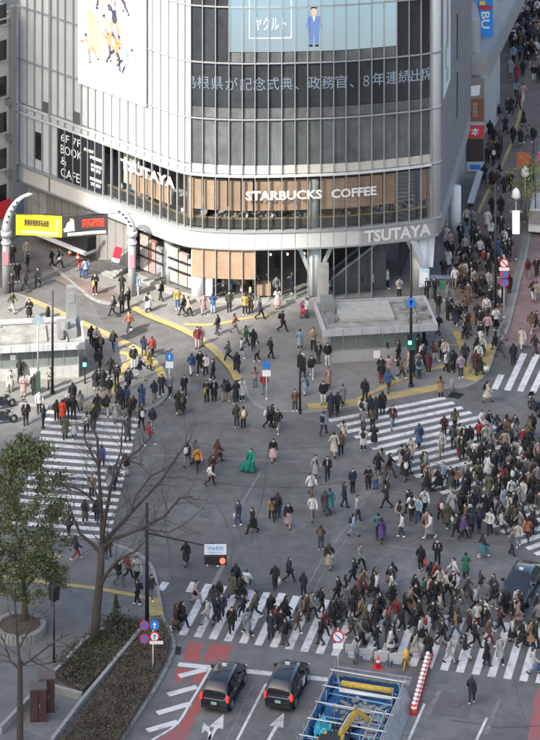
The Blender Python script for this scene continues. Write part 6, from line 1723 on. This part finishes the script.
def cm(c):
    k = 'cloth_'+c
    if k in MATS: return MATS[k]
    col = tuple(v*(.74 if max(CLR[c]) > .2 else 1) for v in CLR[c]); g_ = sum(col)/3; col = tuple((v*.78+g_*.22)*(.85 if max(col)-min(col) > .2 else 1) for v in col) if c not in ('emerald','scarlet','amber') else col
    m = mat(k, col, .85, noise=.28, nscale=5); t = m.node_tree; oi = t.nodes.new('ShaderNodeObjectInfo'); mr = t.nodes.new('ShaderNodeMapRange'); mr.inputs[3].default_value = .6; mr.inputs[4].default_value = 1.15
    t.links.new(oi.outputs['Random'], mr.inputs[0]); b = t.nodes['Principled BSDF']; src = b.inputs['Base Color'].links[0].from_socket; mx = t.nodes.new('ShaderNodeMix'); mx.data_type = 'RGBA'; mx.blend_type = 'MULTIPLY'; mx.inputs[0].default_value = 1
    t.links.new(src, mx.inputs[6]); t.links.new(mr.outputs[0], mx.inputs[7]); t.links.new(mx.outputs[2], b.inputs['Base Color']); return m
SKINS = [mat('skin%d' % i, c, .6) for i, c in enumerate(((.5,.32,.23),(.45,.28,.2),(.56,.38,.29)))]
HAIRS = [mat('hair%d' % i, c, .5) for i, c in enumerate(((.01,.009,.009),(.014,.011,.009),(.03,.018,.012),(.06,.035,.02)))]
M_MASKW = mat('mask_white', (.5,.51,.52), .8); M_EYE = mat('eye', (.01,.01,.01), .3); M_SHOES = [M_BLACK, M_SIGNW, mat('shoe_brown', (.08,.05,.03), .6), M_DARKM]
DIRS = {'8':(0,1),'2':(0,-1),'4':(-1,0),'6':(1,0),'7':(-1,1),'9':(1,1),'1':(-1,-1),'3':(1,-1)}
PPL = []
for ln in PEOPLE.strip().split('\n'):
    if ln[0] == '@': ox, oy, sc = [float(v) for v in ln[1:].split()]; continue
    q = ln.split(','); x = ox+float(q[0])/sc; y = oy+float(q[1])/sc
    PPL.append(dict(x=x, y=y, d=q[2][0], mv=q[2][1], top=q[3], bot=q[4], g=q[5], ex=q[6:]))
rt = random.Random(8)
for poly, n in (([(470,440),(560,432),(560,545),(500,530),(462,500)], 42), ([(395,470),(470,440),(480,545),(400,545)], 18), ([(440,245),(505,235),(505,330),(448,335)], 34), ([(345,575),(500,585),(540,610),(540,650),(345,650)], 26), ([(175,585),(345,600),(345,645),(180,632)], 10), ([(480,100),(535,60),(530,200),(490,240)], 14), ([(395,340),(490,335),(480,380),(390,385)], 14)):
    xs_ = [q[0] for q in poly]; ys_ = [q[1] for q in poly]; k = 0
    while k < n:
        x = rt.uniform(min(xs_), max(xs_)); y = rt.uniform(min(ys_), max(ys_))
        if inpoly(x, y, poly) and not (x > 498 and 552 < y < 613): PPL.append(dict(x=x, y=y, d=rt.choice('8246'), mv='w', top=rt.choice(('black','black','navy','dgrey','black','black','grey','brown','black','cream','navy','white')), bot=rt.choice(('black','dgrey','navy','black','grey')), g=rt.choice('jjcd'), ex=[], far=1)); k += 1
for k in range(46):   # far end of the footway
    x = rt.uniform(508,545); y = rt.uniform(-10,62)
    if x > 506+.18*(62-y)-6: PPL.append(dict(x=x, y=y, d=rt.choice('82'), mv=rt.choice('ws'), top=rt.choice(('black','black','navy','dgrey','grey','black','white','brown','black','beige')), bot=rt.choice(('black','dgrey','navy','grey')), g=rt.choice('jjc'), ex=[]))
for i, p in enumerate(PPL):
    n = sum(1 for o in PPL if o is not p and abs(o['x']-p['x']) < 7 and 0 < o['y']-p['y'] < 16); p['score'] = (p['y']+900)/1400-.16*n-(.5 if p['x'] > 537 else 0)-(.6 if p.get('far') else 0)
N_IND = 300
order = sorted(PPL, key=lambda p: -p['score']); IND = set(id(p) for p in order[:N_IND])
ZONES = [('near zebra crossing', [(155,575),(345,600),(345,660),(155,640)], 'hatched lane'), ('crowd by roadworks', [(345,560),(420,575),(420,668),(345,662)], 'ringed sign'), ('crossing below sedan', [(420,585),(560,600),(560,690),(420,672)], 'roadworks'),
 ('near crossing edge', [(330,545),(500,545),(510,600),(420,590),(330,575)], 'roadworks'), ('packed diagonal crossing', [(465,430),(560,430),(560,560),(450,560),(440,510)], 'corner kerb'), ('diagonal zebra crossing', [(325,415),(450,392),(480,430),(440,505),(420,505)], 'corner kerb'),
 ('tree-side zebra crossing', [(0,410),(142,410),(120,535),(0,535)], 'subway entrance'), ('signal mast plaza', [(0,535),(160,545),(160,680),(0,740)], 'bare tree'), ('pavement by green signal', [(0,372),(165,372),(165,412),(0,410)], 'green signal'), ('lane under banner', [(0,230),(95,230),(95,325),(0,325)], 'arch'),
 ('pavement under arch', [(90,260),(180,290),(180,345),(90,345)], 'arch'), ('coffee shop front', [(180,290),(330,285),(330,345),(180,330)], 'white column'), ('pavement by blue sign', [(180,325),(330,330),(330,412),(180,405)], 'blue sign'), ('corner subway entrance', [(330,290),(440,290),(440,410),(330,412)], 'black pole'),
 ('corner crowd', [(430,270),(512,265),(500,392),(430,392)], 'blue-disc signs'), ('reddish side street', [(488,240),(560,220),(560,395),(488,395)], 'sign post'), ('side wall footway', [(430,0),(560,0),(560,270),(430,300)], 'sign pylon'), ('open junction', [(-50,300),(600,300),(600,700),(-50,700)], 'signal mast')]
ORD = 'first second third fourth fifth sixth seventh eighth ninth tenth eleventh twelfth thirteenth fourteenth fifteenth sixteenth seventeenth eighteenth nineteenth twentieth twenty-first twenty-second twenty-third twenty-fourth twenty-fifth'.split()
CNAME = dict(dgrey='dark grey', lgrey='pale grey', lblue='light blue')
ANCH = {'hatched lane':(190,690),'ringed sign':(338,640),'roadworks':(380,680),'corner kerb':(445,392),'subway entrance':(60,380),'bare tree':(94,648),'green signal':(85,380),'arch':(132,297),'white column':(197,298),'blue sign':(267,400),'black pole':(411,388),'blue-disc signs':(504,318),'sign post':(504,320),'sign pylon':(477,172),'signal mast':(147,634)}
for p in PPL:
    for zn, poly, an in ZONES:
        if inpoly(p['x'], p['y'], poly): break
    p['zone'] = zn; p['an'] = an
    gname = {'j':'jacket','c':'long coat','d':'top'}[p['g']]; bname = 'skirt' if p['g'] == 'd' else 'trousers'
    if p['top'] == 'emerald': p['desc'] = 'person in billowing emerald green gown'
    elif p['g'] == 'c': p['desc'] = 'person in %s long coat' % CNAME.get(p['top'], p['top'])
    else: p['desc'] = 'person in %s %s, %s %s' % (CNAME.get(p['top'], p['top']), gname, CNAME.get(p['bot'], p['bot']), bname)
    if p['g'] == 'c' and p['bot'] != p['top']: p['desc'] += ' over '+CNAME.get(p['bot'], p['bot'])
keys = {}
for p in PPL:
    if id(p) in IND: keys.setdefault((p['desc'], p['zone']), []).append(p)
for (ds, zn), ls in keys.items():
    prep = 'in' if 'crowd' in zn or 'street' in zn or 'lane' in zn else 'on'
    if zn.startswith(('corner sub','coffee','near crossing edge')): prep = 'at'
    ls.sort(key=lambda p: (p['x']-ANCH[p['an']][0])**2+4*(p['y']-ANCH[p['an']][1])**2)
    for k, p in enumerate(ls):
        p['label'] = '%s %s %s' % (ds, prep, zn)
        if len(ls) > 1: p['label'] += ', %s from %s' % (ORD[min(k, 24)], p['an'])
WX = 1.12
crowd = {}; BAGS = []
def build_person(p):
    rnd = random.Random(int(p['x']*131+p['y']*17)); fx, fy = DIRS[p['d']]
    ang = math.atan2(-fx, fy)+rnd.gauss(0,.22); pose = rnd.choice(('walkA','walkB','short','short','walkA','walkB')) if p['mv'] == 'w' else rnd.choice(('stand','stand','phone'))
    if p['top'] == 'emerald': pose = 'short'
    K = KIT[pose]; z = gz(p['x'], p['y'])+p.get('z', 0); W = at(p['x'], p['y']); s = rnd.uniform(.93,1.03)*p.get('s', 1.0); 
    fem = p['g'] == 'd' or rnd.random() < (.55 if p['top'] in ('cream','pink','beige','white','rose','lilac','tan','maroon','red') else .33)
    if fem: s *= .965
    sm_ = rnd.choice(M_SHOES); parts = [('body', K['body'], rnd.choice(SKINS)), ('shoe', K['shoeL'], sm_), ('shoe', K['shoeR'], sm_), ('eyes', K['eyes'], M_EYE)]
    if 'H' in p['ex']: parts.append(('hat', K['hat'], cm('white')))
    else: parts.append(('hair', K['long_hair' if fem else 'short_hair'], rnd.choice(HAIRS)))
    if p['top'] == 'emerald': parts += [('jacket', K['jacket'], cm('emerald')), ('gown', K['gown'], cm('emerald')), ('trousers', K['trousers'], cm('black'))]
    elif p['g'] == 'c': parts += [('coat', K['coat'], cm(p['top'])), ('trousers', K['trousers'], cm(p['bot'] if p['bot'] != p['top'] else rnd.choice(('black','dgrey','black'))))]
    elif p['g'] == 'd': parts += [('jacket', K['jacket'], cm(p['top'])), ('skirt', K['skirt'], cm(p['bot']))]
    else: parts += [('jacket', K['jacket'], cm(p['top'])), ('trousers', K['trousers'], cm(p['bot']))]
    if p['g'] != 'd' and rnd.random() < .38: parts.append(('shirt', K['shirt'], cm(rnd.choice(('white','lgrey','white','dgrey','beige','navy')))))
    if rnd.random() < .25: parts.append(('scarf', K['scarf'], cm(rnd.choice(('grey','beige','black','maroon','lgrey','brown')))))
    if not p['ex'] and rnd.random() < .42: p['ex'] = [rnd.choice('BOOO')+rnd.choice(('black','black','black','brown','navy','dgrey','beige','olive','white'))]
    if rnd.random() < .8: parts.append(('face_mask', K['mask'], M_MASKW))
    return parts, Vector((W.x, W.y, z)), ang, s, K
def slot(o, m): o.material_slots[0].link = 'OBJECT'; o.material_slots[0].material = m
def bags(p, loc, ang, s, K, top=True):
    for e in p['ex']:
        if e[0] == 'B': yield 'backpack', ME_PACK, e[1:], Vector((0,0,0))
        if e[0] == 'O': yield 'shoulder_bag', ME_SHO, e[1:], Vector((0,0,0))
        if e[0] == 'S': yield 'carrier_bag', ME_BAG, e[1:], K['hand']
for p in PPL:
    parts, loc, ang, s, K = build_person(p)
    if id(p) in IND:
        bm_ = parts[0]; o = bpy.data.objects.new('person', bm_[1]); COL.objects.link(o); o.location = loc; o.rotation_euler = (0,0,ang); o.scale = (s*WX,s*WX,s); slot(o, bm_[2]); tag(o, p['label'], 'person', 'pedestrians at the scramble crossing')
        for nm, me, m in parts[1:]: c = bpy.data.objects.new(nm, me); COL.objects.link(c); c.parent = o; slot(c, m)
        for nm, me, col, off in bags(p, loc, ang, s, K):
            c = bpy.data.objects.new(nm, me); COL.objects.link(c); c.location = loc+Matrix.Rotation(ang, 3, 'Z') @ Vector((off.x*s*WX, off.y*s*WX, off.z*s)); c.rotation_euler = (0,0,ang); c.scale = (s*WX,s*WX,s); slot(c, cm(col))
            BAGS.append((c, '%s %s with %s' % (CNAME.get(col, col), nm.replace('_',' '), p['desc'].replace('person in ','')), p))
    else: crowd.setdefault('street', []).append((parts, loc, ang, s, [(nm, me, cm(col), off) for nm, me, col, off in bags(p, loc, ang, s, K)]))
bk = {}
for c, ds, p in BAGS: bk.setdefault((ds, p['zone']), []).append((c, p))
for (ds, zn), ls in bk.items():
    ls.sort(key=lambda t_: (t_[1]['x']-ANCH[t_[1]['an']][0])**2+4*(t_[1]['y']-ANCH[t_[1]['an']][1])**2)
    for k, (c, p) in enumerate(ls): tag(c, '%s, %s' % (ds, zn)+(', %s from %s' % (ORD[min(k, 24)], p['an']) if len(ls) > 1 else ''), 'bag', 'bags carried by pedestrians')
# customers behind the first-floor glass and in the shop
rc = random.Random(4); ins = []
for k in range(52):
    x = rc.uniform(108,426); P = fac(x, -.8-rc.random()*.3, 5.62); q = dict(x=x, y=300, d=rc.choice('2468'), mv='s', top=rc.choice(['black','white','navy','beige','grey','blue','lblue','black','rose']), bot='black', g='j', ex=[]); a_, l_, an_, s_, K_ = build_person(q); ins.append((a_, Vector((P.x,P.y,P.z-.25)), an_, s_*.95, []))
for k in range(18):
    x = rc.choice((rc.uniform(205,300), rc.uniform(205,300), rc.uniform(330,400))); P = fac(x, -1.0-rc.random()*1.6, .12); q = dict(x=x, y=300, d=rc.choice('2468'), mv='s', top=rc.choice(['black','white','navy','beige','grey','blue']), bot='black', g='j', ex=[]); a_, l_, an_, s_, K_ = build_person(q); ins.append((a_, Vector((P.x,P.y,P.z)), an_, s_, []))
def join_crowd(lst, name, label):
    vs = []; fs = []; mi = []; mats = []; n0 = 0; cache = {}
    for parts, loc, ang, s, bg_ in lst:
        rot = np.array(Matrix.Rotation(ang, 3, 'Z'))
        for t_ in [(a, b, c, Vector((0,0,0))) for a, b, c in parts if a != 'eyes']+list(bg_):
            nm, me, m, off = t_
            if me.name not in cache: cache[me.name] = (np.array([v.co[:] for v in me.vertices]), [tuple(p.vertices) for p in me.polygons])
            v, f = cache[me.name]; w_ = ((v+np.array(off))*np.array((s*WX,s*WX,s)))@rot.T+np.array(loc)
            if m not in mats: mats.append(m)
            k = mats.index(m); vs.append(w_); fs += [tuple(i+n0 for i in q) for q in f]; mi += [k]*len(f); n0 += len(v)
    me = bpy.data.meshes.new(name); me.from_pydata(np.concatenate(vs).tolist(), [], fs)
    for m in mats: me.materials.append(m)
    me.polygons.foreach_set('material_index', mi); me.polygons.foreach_set('use_smooth', [True]*len(fs)); me.update()
    o = bpy.data.objects.new(name, me); COL.objects.link(o); tag(o, label, kind='stuff')
join_crowd(crowd['street'], 'crowd', 'the rest of the packed crowd on pavements and crossings'); join_crowd(ins, 'crowd', 'customers behind the shop glass')
